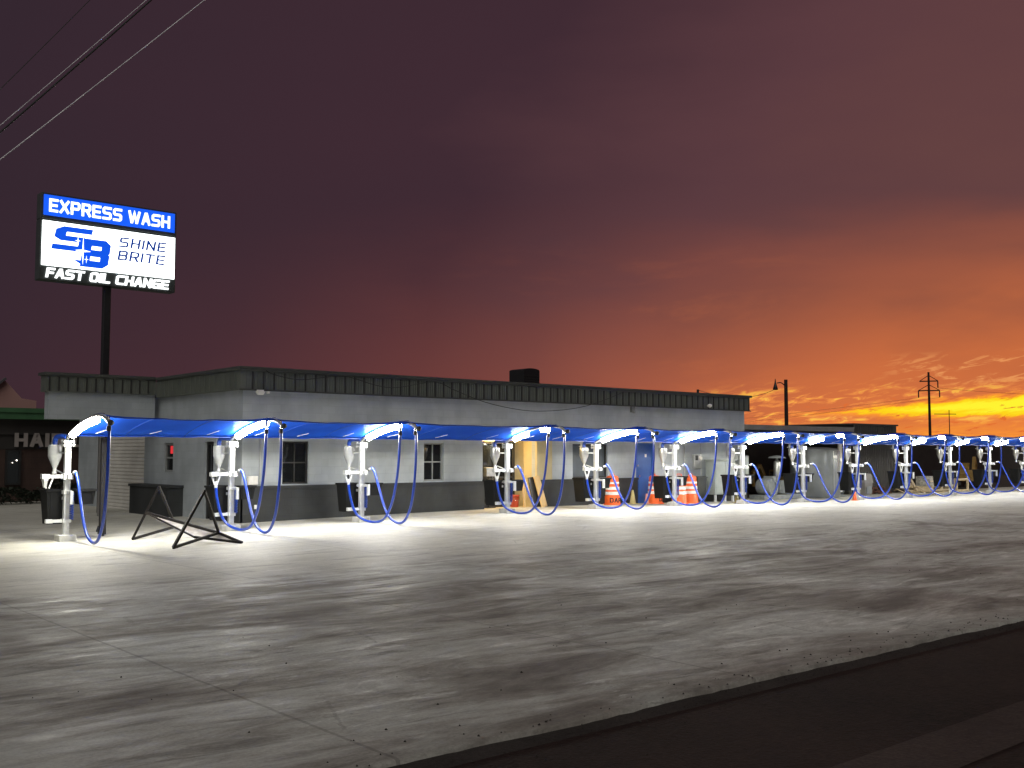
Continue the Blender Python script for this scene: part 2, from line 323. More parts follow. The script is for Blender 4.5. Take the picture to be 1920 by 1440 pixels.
# ------------------------------------------------------------------ mesh builder
class MB:
    def __init__(s): s.v = []; s.f = []; s.sm = []
    def addv(s, vs, fs, smooth=False, M=None):
        o = len(s.v)
        s.v += [tuple((M @ Vector(p)) if M is not None else p) for p in vs]
        s.f += [tuple(i+o for i in f) for f in fs]; s.sm += [smooth]*len(fs); return s
    def box(s, x0, x1, y0, y1, z0, z1, M=None, bev=0.):
        if bev > 0:
            b = bev; vs = []
            # chamfer vertical and horizontal edges: three nested loops
            def lp(z, i): return [(x0+i+b, y0+i, z), (x1-i-b, y0+i, z), (x1-i, y0+i+b, z), (x1-i, y1-i-b, z), (x1-i-b, y1-i, z), (x0+i+b, y1-i, z), (x0+i, y1-i-b, z), (x0+i, y0+i+b, z)]
            L = [lp(z0, b), lp(z0+b, 0), lp(z1-b, 0), lp(z1, b)]
            fs = []
            for l in L: vs += l
            for k in range(3):
                for i in range(8):
                    j = (i+1) % 8; fs.append((k*8+i, k*8+j, k*8+8+j, k*8+8+i))
            fs.append(tuple(range(7, -1, -1))); fs.append(tuple(range(24, 32)))
            return s.addv(vs, fs, False, M)
        vs = [(x0, y0, z0), (x1, y0, z0), (x1, y1, z0), (x0, y1, z0), (x0, y0, z1), (x1, y0, z1), (x1, y1, z1), (x0, y1, z1)]
        return s.addv(vs, [(0, 3, 2, 1), (4, 5, 6, 7), (0, 1, 5, 4), (1, 2, 6, 5), (2, 3, 7, 6), (3, 0, 4, 7)], False, M)
    def taper(s, cx, cy, z0, z1, w0, d0, w1, d1, M=None):
        vs = []
        for z, w_, d_ in ((z0, w0, d0), (z1, w1, d1)):
            vs += [(cx-w_/2, cy-d_/2, z), (cx+w_/2, cy-d_/2, z), (cx+w_/2, cy+d_/2, z), (cx-w_/2, cy+d_/2, z)]
        return s.addv(vs, [(0, 3, 2, 1), (4, 5, 6, 7), (0, 1, 5, 4), (1, 2, 6, 5), (2, 3, 7, 6), (3, 0, 4, 7)], False, M)
    def lathe(s, cx, cy, prof, n=20, M=None, smooth=True):
        vs = []; fs = []
        for r, z in prof:
            for i in range(n):
                a = 2*math.pi*i/n; vs.append((cx+r*math.cos(a), cy+r*math.sin(a), z))
        for k in range(len(prof)-1):
            for i in range(n):
                j = (i+1) % n; fs.append((k*n+i, k*n+j, k*n+n+j, k*n+n+i))
        s.addv(vs, fs, smooth, M)
        s.addv([vs[i] for i in range(n)], [tuple(range(n-1, -1, -1))], False, M)
        m_ = (len(prof)-1)*n
        return s.addv([vs[m_+i] for i in range(n)], [tuple(range(n))], False, M)
    def tube(s, pts, r, n=8, M=None, sub=1, smooth=True):
        P = [Vector(p) for p in pts]
        if sub > 1 and len(P) > 2:
            Q = []
            for i in range(len(P)-1):
                a, b, c, d = P[max(i-1, 0)], P[i], P[i+1], P[min(i+2, len(P)-1)]
                for k in range(sub):
                    t_ = k/sub
                    Q.append(.5*((2*b)+(c-a)*t_+(2*a-5*b+4*c-d)*t_*t_+(3*b-a-3*c+d)*t_**3))
            Q.append(P[-1]); P = Q
        vs = []; fs = []; u = None
        for i, q in enumerate(P):
            t_ = (P[min(i+1, len(P)-1)]-P[max(i-1, 0)]).normalized()
            if u is None:
                u = t_.cross(Vector((0, 0, 1)));
                if u.length < .05: u = t_.cross(Vector((1, 0, 0)))
            u = (u-t_*u.dot(t_)).normalized(); w_ = t_.cross(u)
            rr = r[min(i*len(r)//len(P), len(r)-1)] if isinstance(r, (list, tuple)) else r
            for k in range(n):
                a = 2*math.pi*k/n; vs.append(tuple(q+rr*(math.cos(a)*u+math.sin(a)*w_)))
        m_ = len(P)
        for i in range(m_-1):
            for k in range(n):
                j = (k+1) % n; fs.append((i*n+k, i*n+j, i*n+n+j, i*n+n+k))
        s.addv(vs, fs, smooth, M)
        s.addv(vs[:n], [tuple(range(n-1, -1, -1))], False, M)
        return s.addv(vs[-n:], [tuple(range(n))], False, M)
    def bar(s, a, b, w_, h=None, M=None):
        h = h or w_; a = Vector(a); b = Vector(b); t_ = (b-a).normalized()
        u = t_.cross(Vector((0, 0, 1)))
        if u.length < .02: u = Vector((1, 0, 0))
        u.normalize(); v = u.cross(t_)
        vs = [tuple(p+u*x*w_/2+v*y*h/2) for p in (a, b) for x, y in ((-1, -1), (1, -1), (1, 1), (-1, 1))]
        return s.addv(vs, [(0, 3, 2, 1), (4, 5, 6, 7), (0, 1, 5, 4), (1, 2, 6, 5), (2, 3, 7, 6), (3, 0, 4, 7)], False, M)
    def prism(s, poly, y0, y1, M=None):   # polygon in xz extruded along y
        n = len(poly); vs = [(x, y0, z) for x, z in poly]+[(x, y1, z) for x, z in poly]
        fs = [tuple(range(n)), tuple(range(2*n-1, n-1, -1))]+[(i, i+n, (i+1) % n+n, (i+1) % n) for i in range(n)]
        return s.addv(vs, fs, False, M)
    def build(s, name, m, parent=None, loc=None):
        me = bpy.data.meshes.new(name); me.from_pydata(s.v, [], s.f); me.update()
        me.polygons.foreach_set('use_smooth', s.sm)
        me.materials.append(m)
        o = bpy.data.objects.new(name, me); C.objects.link(o)
        if parent: o.parent = parent
        if loc: o.location = loc
        return o
def tag(o, label=None, cat=None, group=None, kind=None):
    if label: o['label'] = label
    if cat: o['category'] = cat
    if group: o['group'] = group
    if kind: o['kind'] = kind
    return o
def empty(name, loc, label=None, cat=None, group=None, rz=0.):
    o = bpy.data.objects.new(name, None); C.objects.link(o); o.empty_display_size = .2
    o.location = loc; o.rotation_euler = (0, 0, rz); return tag(o, label, cat, group)
def copy_tree(o, parent=None):
    c = o.copy(); C.objects.link(c); c.parent = parent
    for ch in list(o.children): copy_tree(ch, c)
    return c

# ------------------------------------------------------------------ stroke lettering
GL = {
 'A': (4, [[(0, 0), (1.7, 6), (2.3, 6), (4, 0)], [(.8, 1.9), (3.2, 1.9)]]),
 'B': (4, [[(0, 0), (0, 6), (3.4, 6), (4, 5.4), (4, 3.7), (3.3, 3.05), (0, 3.05)], [(3.3, 3.05), (4, 2.4), (4, .6), (3.4, 0), (0, 0)]]),
 'C': (4, [[(4, 6), (.6, 6), (0, 5.4), (0, .6), (.6, 0), (4, 0)]]),
 'D': (4, [[(0, 0), (0, 6), (3.2, 6), (4, 5.2), (4, .8), (3.2, 0), (0, 0)]]),
 'E': (3.7, [[(3.7, 6), (0, 6), (0, 0), (3.7, 0)], [(0, 3), (3.3, 3)]]),
 'F': (3.6, [[(3.6, 6), (0, 6), (0, 0)], [(0, 3), (3.1, 3)]]),
 'G': (4, [[(4, 6), (.6, 6), (0, 5.4), (0, .6), (.6, 0), (4, 0), (4, 3), (2.2, 3)]]),
 'H': (4, [[(0, 0), (0, 6)], [(4, 0), (4, 6)], [(0, 3), (4, 3)]]),
 'I': (0, [[(0, 0), (0, 6)]]),
 'L': (3.4, [[(0, 6), (0, 0), (3.4, 0)]]),
 'N': (4, [[(0, 0), (0, 6)], [(0, 6), (4, 0)], [(4, 0), (4, 6)]]),
 'O': (4, [[(2, 6), (.6, 6), (0, 5.4), (0, .6), (.6, 0), (3.4, 0), (4, .6), (4, 5.4), (3.4, 6), (1.9, 6)]]),
 'P': (4, [[(0, 0), (0, 6), (3.4, 6), (4, 5.4), (4, 3.4), (3.4, 2.7), (0, 2.7)]]),
 'R': (4, [[(0, 0), (0, 6), (3.4, 6), (4, 5.4), (4, 3.4), (3.4, 2.7), (0, 2.7)], [(2.3, 2.7), (4, 0)]]),
 'S': (4, [[(4, 6), (.6, 6), (0, 5.4), (0, 3.6), (.6, 3.05), (3.4, 3.05), (4, 2.4), (4, .6), (3.4, 0), (0, 0)]]),
 'T': (4, [[(0, 6), (4, 6)], [(2, 6), (2, 0)]]),
 'W': (6, [[(0, 6), (1.4, 0), (1.6, 0), (3, 5.2), (4.4, 0), (4.6, 0), (6, 6)]]),
 'X': (4, [[(0, 0), (4, 6)], [(0, 6), (4, 0)]]),
}
def stroke_quads(pl, t, cap=True):
    P = [Vector(p) for p in pl]; n = len(P); L = []; Rr = []
    for i, q in enumerate(P):
        d0 = (P[i]-P[i-1]).normalized() if i else (P[1]-P[0]).normalized()
        d1 = (P[i+1]-P[i]).normalized() if i < n-1 else d0
        n0 = Vector((-d0.y, d0.x)); n1 = Vector((-d1.y, d1.x)); mm = (n0+n1).normalized()
        k = (t/2)/max(.35, mm.dot(n0))
        e = Vector((0, 0))
        if cap and i == 0: e = -d1*t/2*.98
        if cap and i == n-1: e = d0*t/2*.98
        L.append(q+e+mm*k); Rr.append(q+e-mm*k)
    return L, Rr
def text_mesh(mb, txt, x0, z0, height, width=None, weight=1.3, shear=0., y=0., depth=.02, gap=1.5, mapf=None):
    """lettering in the xz plane facing -y; x0,z0 = lower left of the line; width scales the line"""
    adv = []; cx = 0
    for ch in txt:
        if ch == ' ': adv.append(cx); cx += 3.0; continue
        adv.append(cx); cx += GL[ch][0]+weight+gap-.6
    tot = cx-gap+.6
    sz = height/(6+weight); sx = (width/tot) if width else sz
    k = 0
    for ch, a in zip(txt, adv):
        if ch == ' ': continue
        for pl in GL[ch][1]:
            k += 1
            L, Rr = stroke_quads(pl, weight)
            n = len(L); yy = y-depth-.0006*(k % 5)
            def tr(q, yv):
                xx = (q.x+a+weight/2)*sx; zz = (q.y+weight/2)*sz
                xx += shear*zz
                pt = (x0+xx, yv, z0+zz)
                return mapf(pt) if mapf else pt
            vs = [tr(q, yy) for q in L]+[tr(q, yy) for q in Rr]+[tr(q, y) for q in L]+[tr(q, y) for q in Rr]
            fs = []
            for i in range(n-1):
                fs += [(i, i+1, n+i+1, n+i), (i, 2*n+i, 2*n+i+1, i+1), (n+i, n+i+1, 3*n+i+1, 3*n+i)]
            fs += [(0, n, 3*n, 2*n), (n-1, 3*n-1, 4*n-1, 2*n-1)]
            mb.addv(vs, fs)
    return mb

# ------------------------------------------------------------------ the ground
def sstep(a, b, x):
    t_ = max(0., min(1., (x-a)/(b-a))); return t_*t_*(3-2*t_)
def gz(x, y):
    return (-.08+.18*math.exp(-((x-20.5)/11.5)**2))*sstep(11.5, 18.5, y)
def sheet(name, xs, ys, zf, m, kind='structure'):
    nx = len(xs); vs = [(x, y, zf(x, y)) for y in ys for x in xs]
    fs = [(j*nx+i, j*nx+i+1, (j+1)*nx+i+1, (j+1)*nx+i) for j in range(len(ys)-1) for i in range(nx-1)]
    mb = MB(); mb.addv(vs, fs, True); return tag(mb.build(name, m), kind=kind)
def rng(a, b, n): return [a+(b-a)*i/n for i in range(n+1)]
rr = random.Random(3)
# slab with a slightly crumbled kerb face towards the street
xs = rng(-20, 60, 640)+rng(62, 130, 34)
edge = [5.05+.012*math.sin(x*2.1)+rr.uniform(-.012, .012) for x in xs]
ys = [0]+rng(5.6, 12, 8)+rng(12.7, 60, 60)
mb = MB(); nx = len(xs)
vs = [(x, edge[i]-.015, -.075) for i, x in enumerate(xs)]+[(x, edge[i], -.008) for i, x in enumerate(xs)]+[(x, edge[i]+.02, 0) for i, x in enumerate(xs)]
rows = 3
for y in ys[1:]:
    vs += [(x, y, gz(x, y)) for x in xs]; rows += 1
mb.addv(vs, [(j*nx+i, j*nx+i+1, (j+1)*nx+i+1, (j+1)*nx+i) for j in range(rows-1) for i in range(nx-1)], True)
tag(mb.build('concrete_lot', concrete), kind='structure')
sheet('gutter', rng(-20, 130, 300), [4.84, 4.94, 5.06], lambda x, y: -.034-.003*math.sin(x*3)-(.010 if y < 4.85 else 0), gutter_m)
sheet('road', rng(-60, 200, 60), rng(-30, 4.86, 12), lambda x, y: -.040, asphalt)
sheet('road_worn_strip', rng(-60, 200, 60), [2.96, 3.44], lambda x, y: -.036, asphalt_pale)
sheet('ground', [-3000, -300, -60, 60, 300, 3000], [-3000, -300, -30, 60, 300, 3000], lambda x, y: -.25, plain_m)
sheet('dirt_yard', rng(33.0, 90, 40), rng(25.7, 59, 24), lambda x, y: gz(x, y)+.006, dirt)

# grit and crumbs gathered along the slab edge
gr_ = MB(); rr = random.Random(21)
for k in range(1150):
    x_ = rr.uniform(-3, 26)
    y_ = 4.9+rr.gauss(0, .22) if k < 1050 else rr.uniform(5.1, 9.5)
    z_ = -.034 if y_ < 5.04 else .002
    r0 = rr.uniform(.004, .012)
    M_ = Matrix.Translation((x_, y_, z_)) @ Matrix.Rotation(rr.uniform(0, 6.3), 4, 'Z')
    gr_.addv([(-r0, 0, 0), (0, -r0*.8, 0), (r0*1.3, 0, 0), (0, r0, 0), (0, 0, r0*1.1)], [(0, 1, 4), (1, 2, 4), (2, 3, 4), (3, 0, 4)], False, M_)
tag(gr_.build('grit', gutter_m), 'loose grit scattered along the concrete edge by the road', 'grit', kind='stuff')

# ------------------------------------------------------------------ main building
B = empty('shop_building', (11.74, 24.2, 0), 'long low grey painted block building with dark ribbed metal parapet and dark wainscot', 'building')
OX, OY = 11.74, 24.2
def bpart(mb, name, m, par=None):
    o = mb.build(name, m, None)
    par = par or B
    o.parent = par
    off = par.matrix_world if False else None
    return o
# all building parts are modelled in world coordinates, shifted into the empty's frame
def wp(mb, name, m, par=B):
    o = mb.build(name, m, par)
    base = Vector((0, 0, 0)); q = par
    while q: base += Vector(q.location); q = q.parent
    o.location = -base
    return o
def wall_open(mb, a0, a1, z0, z1, ops, plane, depth, axis='x', sgn=1):
    """wall face with real openings; reveals go 'depth' inward (+axis normal)"""
    A = sorted({a0, a1, *[v for o in ops for v in o[:2]]}); Zs = sorted({z0, z1, *[v for o in ops for v in o[2:4]]})
    def pt(a, d, z): return (a, plane+d*sgn, z) if axis == 'x' else (plane+d*sgn, a, z)
    for i in range(len(A)-1):
        for j in range(len(Zs)-1):
            ca, cz = (A[i]+A[i+1])/2, (Zs[j]+Zs[j+1])/2
            if any(o[0] < ca < o[1] and o[2] < cz < o[3] for o in ops): continue
            mb.addv([pt(A[i], 0, Zs[j]), pt(A[i+1], 0, Zs[j]), pt(A[i+1], 0, Zs[j+1]), pt(A[i], 0, Zs[j+1])], [(0, 1, 2, 3)])
    for o in ops:
        l, r_, b_, t_ = o[:4]
        for q in ([(l, b_), (l, t_)], [(r_, t_), (r_, b_)], [(l, t_), (r_, t_)], [(r_, b_), (l, b_)]):
            mb.addv([pt(q[0][0], 0, q[0][1]), pt(q[1][0], 0, q[1][1]), pt(q[1][0], depth, q[1][1]), pt(q[0][0], depth, q[0][1])], [(0, 1, 2, 3)])
FW = 24.2
front_ops = [(12.86, 13.62, .96, 2.06), (17.31, 18.01, .96, 2.05), (19.45, 21.54, -.2, 2.45), (23.15, 24.74, .96, 2.05), (26.11, 27.05, -.2, 2.10)]
mb = MB()
wall_open(mb, 11.74, 32.1, -.2, 3.36, front_ops, FW, .16)
left_ops = [(25.85, 26.4, -.2, 2.06), (28.5, 29.15, 1.22, 2.04), (30.62, 34.7, -.2, 2.6)]
wall_open(mb, 24.2, 36.5, -.2, 3.36, left_ops, 11.74, .16, axis='y')
mb.addv([(32.1, 24.2, -.2), (32.1, 36.5, -.2), (32.1, 36.5, 3.36), (32.1, 24.2, 3.36)], [(0, 1, 2, 3)])
mb.addv([(11.74, 36.5, -.2), (32.1, 36.5, -.2), (32.1, 36.5, 3.36), (11.74, 36.5, 3.36)], [(3, 2, 1, 0)])
wp(mb, 'wall', wall_grey)
wp(MB().box(11.70, 32.14, 24.16, 36.54, 3.36, 3.62), 'roof', roofing)
# recess walls of the entry
mb = MB()
mb.addv([(21.54, 24.36, -.2), (21.54, 24.75, -.2), (21.54, 24.75, 2.45), (21.54, 24.36, 2.45)], [(0, 1, 2, 3)])
mb.addv([(19.45, 24.36, -.2), (19.45, 24.75, -.2), (19.45, 24.75, 2.45), (19.45, 24.36, 2.45)], [(3, 2, 1, 0)])
mb.addv([(19.45, 24.36, 2.45), (21.54, 24.36, 2.45), (21.54, 24.75, 2.45), (19.45, 24.75, 2.45)], [(0, 1, 2, 3)])
mb.box(19.45, 21.54, 24.75, 24.85, 2.12, 2.45).box(21.1, 21.54, 24.75, 24.85, -.2, 2.12)
wp(mb, 'entry_recess', tan_paint)
# pier beside the entry, lit warm
wp(MB().box(21.54, 22.18, 24.12, 24.2, .93, 2.6), 'pier', tan_paint)
# glazed entry door
dr = MB()
for a, b_ in ((19.45, 19.52), (20.22, 20.30), (21.02, 21.1)): dr.box(a, b_, 24.66, 24.74, .08, 2.12)
for z0, z1 in ((.08, .2), (.98, 1.04), (2.04, 2.12)): dr.box(19.52, 21.02, 24.665, 24.735, z0, z1)
d0 = wp(dr, 'entry_door', frame_dark)
o = wp(MB().box(19.5, 21.05, 24.69, 24.71, .2, 2.04), 'pane', glass_dark, B); o.parent = d0; o.location = (0, 0, 0)
o = wp(MB().bar((20.15, 24.62, .95), (20.15, 24.62, 1.25), .03), 'handle', chrome, B); o.parent = d0; o.location = (0, 0, 0)
wp(MB().box(19.45, 21.54, 24.2, 24.75, -.1, .105), 'door_step', tan_paint)
wp(MB().lathe(20.2, 24.45, [(.02, 2.449), (.12, 2.44), (.12, 2.40), (.05, 2.37)], 16), 'ceiling_lamp', lamp_warm)
# wainscot and caps
mb = MB()
segs = [(11.68, 19.45), (21.54, 26.11), (27.05, 32.1)]
for a, b_ in segs:
    mb.box(a, b_, 24.12, 24.197, -.2, .86)
    mb.box(a-.02, b_+.02, 24.09, 24.197, .862, .93)
mb.box(11.66, 11.737, 24.12, 25.85, -.2, .86).box(11.63, 11.737, 24.09, 25.85, .862, .93)
mb.box(11.30, 11.737, 27.75, 30.55, -.2, .80).box(11.26, 11.737, 27.71, 30.58, .802, .87)
wp(mb, 'wainscot', wall_dark)
# parapet fascia with standing ribs
mb = MB()
mb.box(11.60, 32.26, 24.06, 24.16, 3.34, 3.84)
mb.box(11.60, 11.70, 24.16, 29.45, 3.34, 3.84)
mb.box(32.16, 32.26, 24.16, 36.5, 3.34, 3.84)
x = 11.75
while x < 32.2: mb.box(x, x+.018, 24.045, 24.06, 3.36, 3.80); x += .0745
y = 24.3
while y < 29.4: mb.box(11.565, 11.60, y, y+.03, 3.36, 3.80); y += .298
y = 24.37
while y < 29.4: mb.box(11.58, 11.60, y, y+.018, 3.36, 3.80); y += .0745
nf = len(mb.f); x = 11.9
while x < 32.2: mb.box(x, x+.032, 24.025, 24.058, 3.36, 3.80); x += .298
def two_tone(o, n_, m2):
    o.data.materials.append(m2)
    for pl_ in o.data.polygons[n_:]: pl_.material_index = 1
two_tone(wp(mb, 'fascia', dark_green_metal), nf, frame_dark)
mb = MB().box(11.54, 32.32, 23.99, 24.18, 3.842, 3.92).box(11.54, 11.72, 24.18, 29.40, 3.842, 3.92).box(32.14, 32.32, 24.18, 36.5, 3.842, 3.92).box(11.57, 32.29, 24.02, 24.06, 3.322, 3.358)
wp(mb, 'coping', coping)
# side wing on posts over the roller shutter
mb = MB().box(8.66, 11.58, 29.5, 29.6, 2.68, 3.43).box(8.66, 11.58, 29.602, 29.85, 2.68, 3.43)
wp(mb, 'side_wing', wall_grey)
mb = MB().box(8.56, 11.56, 29.40, 29.5, 3.42, 3.86).box(8.56, 8.66, 29.5, 29.9, 3.42, 3.86)
x = 8.62
x = 8.7
while x < 11.5: mb.box(x, x+.015, 29.385, 29.40, 3.44, 3.82); x += .061
nf = len(mb.f); x = 8.62
while x < 11.5: mb.box(x, x+.03, 29.368, 29.398, 3.44, 3.82); x += .245
two_tone(wp(mb, 'fascia', dark_green_metal), nf, frame_dark)
wp(MB().box(8.50, 11.53, 29.34, 29.52, 3.862, 3.94).box(8.50, 8.68, 29.52, 29.95, 3.862, 3.94).box(8.70, 11.6, 29.54, 29.92, 3.5, 3.55), 'coping', coping)
wp(MB().box(10.10, 10.22, 29.62, 29.74, -.2, 2.678), 'post', shed_m)
# windows
def window(x0, x1, z0, z1, fm, gm, mull=True, y=FW, sill=True, sash=None):
    f = MB(); d = y+.06; t_ = .045
    f.box(x0+.002, x0+t_, d, d+.06, z0+.002, z1-.002).box(x1-t_, x1-.002, d, d+.06, z0+.002, z1-.002)
    f.box(x0+t_, x1-t_, d, d+.06, z0+.002, z0+t_).box(x0+t_, x1-t_, d, d+.06, z1-t_, z1-.002)
    if mull:
        xm = (x0+x1)/2; zm = (z0+z1)/2
        f.box(xm-.012, xm+.012, d+.005, d+.04, z0+t_, z1-t_).box(x0+t_, x1-t_, d+.002, d+.045, zm-.018, zm+.018)
    w_ = wp(f, 'window', fm)
    o = MB().box(x0+.02, x1-.02, d+.045, d+.058, z0+.02, z1-.02).build('pane', gm, w_)
    if sill:
        o = MB().box(x0-.04, x1+.04, y-.05, y+.06, z0-.05, z0-.002).build('sill', wall_grey, w_)
    return w_
window(12.86, 13.62, .96, 2.06, frame_dark, glass_dark)
window(17.31, 18.01, .96, 2.05, frame_white, glass_dark)
window(23.15, 24.74, .96, 2.05, frame_dark, slate_panel, mull=False)
# thin bright glazing strips seen inside the first window
# left side door, side window and shutter
f = MB().box(11.80, 11.86, 25.86, 25.92, -.1, 2.05).box(11.80, 11.86, 26.33, 26.39, -.1, 2.05).box(11.80, 11.86, 25.92, 26.33, 1.98, 2.05)
d1 = wp(f, 'side_door', frame_dark); MB().box(11.84, 11.86, 25.92, 26.33, -.1, 1.98).build('pane', glass_dark, d1)
f = MB()
for a, b_ in ((28.505, 28.56), (29.09, 29.145)): f.box(11.78, 11.84, a, b_, 1.225, 2.035)
for a, b_ in ((1.225, 1.28), (1.60, 1.65), (1.98, 2.035)): f.box(11.785, 11.835, 28.56, 29.09, a, b_)
d2 = wp(f, 'window', frame_white); MB().box(11.82, 11.83, 28.54, 29.1, 1.25, 2.0).build('pane', glass_dark, d2)
MB().box(11.812, 11.818, 28.60, 28.86, 1.74, 1.96).build('lit_sign', red_lit, d2)
sh = MB(); z = -.02
while z < 2.6:
    sh.prism([(0, 0), (.035, .012), (.035, .078), (0, .092), (-.02, .092), (-.02, 0)], 30.63, 34.69, Matrix.Translation((11.86, 0, z)) @ Matrix.Scale(-1, 4, (1, 0, 0))).box(11.858, 11.875, 30.63, 34.69, z+.092, z+.11); z += .11
wp(sh, 'roller_shutter', shutter_m)
# blue door
f = MB().box(26.112, 26.17, 24.23, 24.33, -.1, 2.098).box(26.99, 27.048, 24.23, 24.33, -.1, 2.098).box(26.17, 26.99, 24.23, 24.33, 2.03, 2.098)
f.box(26.17, 26.99, 24.27, 24.32, -.05, 2.03).box(26.28, 26.88, 24.262, 24.27, 1.05, 1.85).box(26.28, 26.88, 24.262, 24.27, .2, .9)
d3 = wp(f, 'blue_door', door_blue)
MB().lathe(26.27, 0, [(.012, .0), (.012, .05), (.03, .055), (.03, .085)], 12, Matrix.Translation((0, 24.262, .98)) @ Matrix.Rotation(R(90), 4, 'X')).build('handle', chrome, d3)
MB().box(26.24, 26.30, 24.255, 24.262, 1.30, 1.37).build('lock', chrome, d3)
MB().box(26.62, 26.70, 24.25, 24.262, 1.62, 1.72).build('door_notice', refl_white, d3)
# wall fixtures
wp(MB().box(12.02, 12.20, 23.98, 24.055, 3.30, 3.345).taper(12.11, 24.0, 3.22, 3.30, .12, .10, .20, .16).box(12.28, 12.34, 23.93, 24.0, 3.26, 3.31), 'wall_lamp', refl_white)
wp(MB().box(11.88, 12.14, 24.10, 24.197, .96, 1.18, bev=.008).box(11.90, 12.12, 24.085, 24.10, .985, 1.155), 'junction_box', refl_white)
wp(MB().tube([(12.22, 24.17, .98), (12.22, 24.17, 2.6)], .014), 'conduit', galv)
wp(MB().box(12.05, 12.11, 24.09, 24.118, .36, .46), 'socket_plate', refl_white)
wp(MB().box(25.84, 25.98, 24.10, 24.197, 3.13, 3.33).box(25.86, 25.96, 24.06, 24.10, 3.10, 3.2), 'wall_lamp', machine_grey)
wp(MB().lathe(29.74, 23.93, [(.03, 3.40), (.075, 3.43), (.08, 3.50), (.02, 3.53)], 14).box(29.72, 29.76, 23.93, 24.05, 3.45, 3.48), 'wall_lamp', refl_white)
wp(MB().tube([(31.6, 26, 3.6), (31.6, 26, 4.22)], .05), 'vent_pipe', frame_dark)
# electric meter and control boxes
m_ = wp(MB().box(29.02, 29.42, 24.06, 24.197, 1.20, 1.72, bev=.01), 'meter_box', galv)
MB().box(29.06, 29.20, 24.045, 24.06, 1.50, 1.68).box(29.08, 29.18, 24.035, 24.045, 1.53, 1.65).build('meter_window', frame_dark, m_)
MB().lathe(0, 0, [(.075, 0), (.075, .05), (.04, .065)], 16, Matrix.Translation((29.32, 24.06, 1.58)) @ Matrix.Rotation(R(90), 4, 'X')).build('meter_dial', refl_white, m_)
for x_ in (28.6, 29.5, 31.0): wp(MB().tube([(x_, 24.17, .95), (x_, 24.17, 2.6)], .018), 'conduit', galv)
m_ = wp(MB().box(31.50, 32.08, 24.0, 24.197, .94, 1.66, bev=.01).box(31.2, 31.48, 24.02, 24.197, 1.5, 2.0, bev=.008), 'electrical_panel', machine_grey)
MB().box(31.55, 31.80, 23.99, 24.0, 1.0, 1.6).box(31.84, 32.04, 23.99, 24.0, 1.0, 1.6).build('panel_door', elec_green, m_)
# festoon cable along the parapet
cab = [(12.23, 3.84), (12.45, 3.75), (13.21, 3.65), (14.48, 3.8), (15.49, 3.61), (16.19, 3.57), (17.47, 3.78), (18.23, 3.57), (19.22, 3.29), (20.26, 3.12), (21.33, 3.05), (22.69, 3.14), (23.89, 3.36), (25.27, 3.79)]
wp(MB().tube([(a, 23.95, b_) for a, b_ in cab], .010, 6, sub=6), 'festoon_cable', wire_m)

# roof-top unit: stands on the roof, a thing of its own
u = empty('rooftop_unit', (24.5, 28.1, 3.62), 'black curved-top ventilation unit standing on the flat roof', 'ventilation unit')
mb = MB(); pr = [(-.58, 0), (.58, 0), (.58, .92)]+[(.58*math.cos(a), .92+.22*math.sin(a)) for a in [R(18*i) for i in range(1, 10)]]+[(-.58, .92)]
mb.prism([(a*.64, b_*1.17-(b_-.92)*.8 if b_ > .92 else b_*1.17) for a, b_ in pr], -.4, .4); mb.build('housing', black_steel, u)
mb = MB()
for i in range(9): mb.box(-.36, .36, -.415, -.4, .15+i*.09, .19+i*.09)
mb.build('louvre', frame_dark, u)
MB().tube([(.47, -.3, 0), (.47, -.3, .45), (.42, -.3, .5)], .035).box(.44, .52, -.36, -.24, .35, .5).build('pipe', galv, u)
MB().lathe(-.25, -.62, [(.02, .0), (.02, .22), (.10, .26), (.10, .3), (.02, .34)], 14).build('vent_cap', galv, u)

# ------------------------------------------------------------------ vacuum stations
LEDW = 52.   # watts per metre of each light strip, shared with the glowing tube itself
PX = [6.92, 10.52, 13.98, 18.72, 22.2, 25.76, 29.3, 32.9, 36.55, 40.2, 43.9, 47.6, 51.3]
RY = 22.2
ARM = [(.06, 2.03), (-.05, 2.10), (-.2, 2.17), (-.4, 2.24), (-.75, 2.335), (-1.1, 2.405), (-1.45, 2.455), (-1.75, 2.475), (-2.0, 2.46), (-2.2, 2.41), (-2.36, 2.33)]
def arm_z(y):
    for (a, za), (b_, zb) in zip(ARM, ARM[1:]):
        if b_ <= y <= a: return za+(zb-za)*(y-a)/(b_-a)
    return 2.33
HA3 = [(-.36, .02, 1.0), (-.35, .0, .78), (-.29, -.06, .42), (-.21, -.15, .19), (-.12, -.38, .06)]
HA = [(-.72, .03), (-1.10, .14), (-1.40, .50), (-1.60, 1.06), (-1.70, 1.64), (-1.74, 2.22)]
HB = [(-.38, 1.365), (-.48, 1.30), (-.58, 1.14), (-.72, .85), (-.91, .47), (-1.14, .18), (-1.48, .03), (-1.78, .09), (-2.02, .40), (-2.15, .86), (-2.23, 1.52), (-2.24, 2.22)]

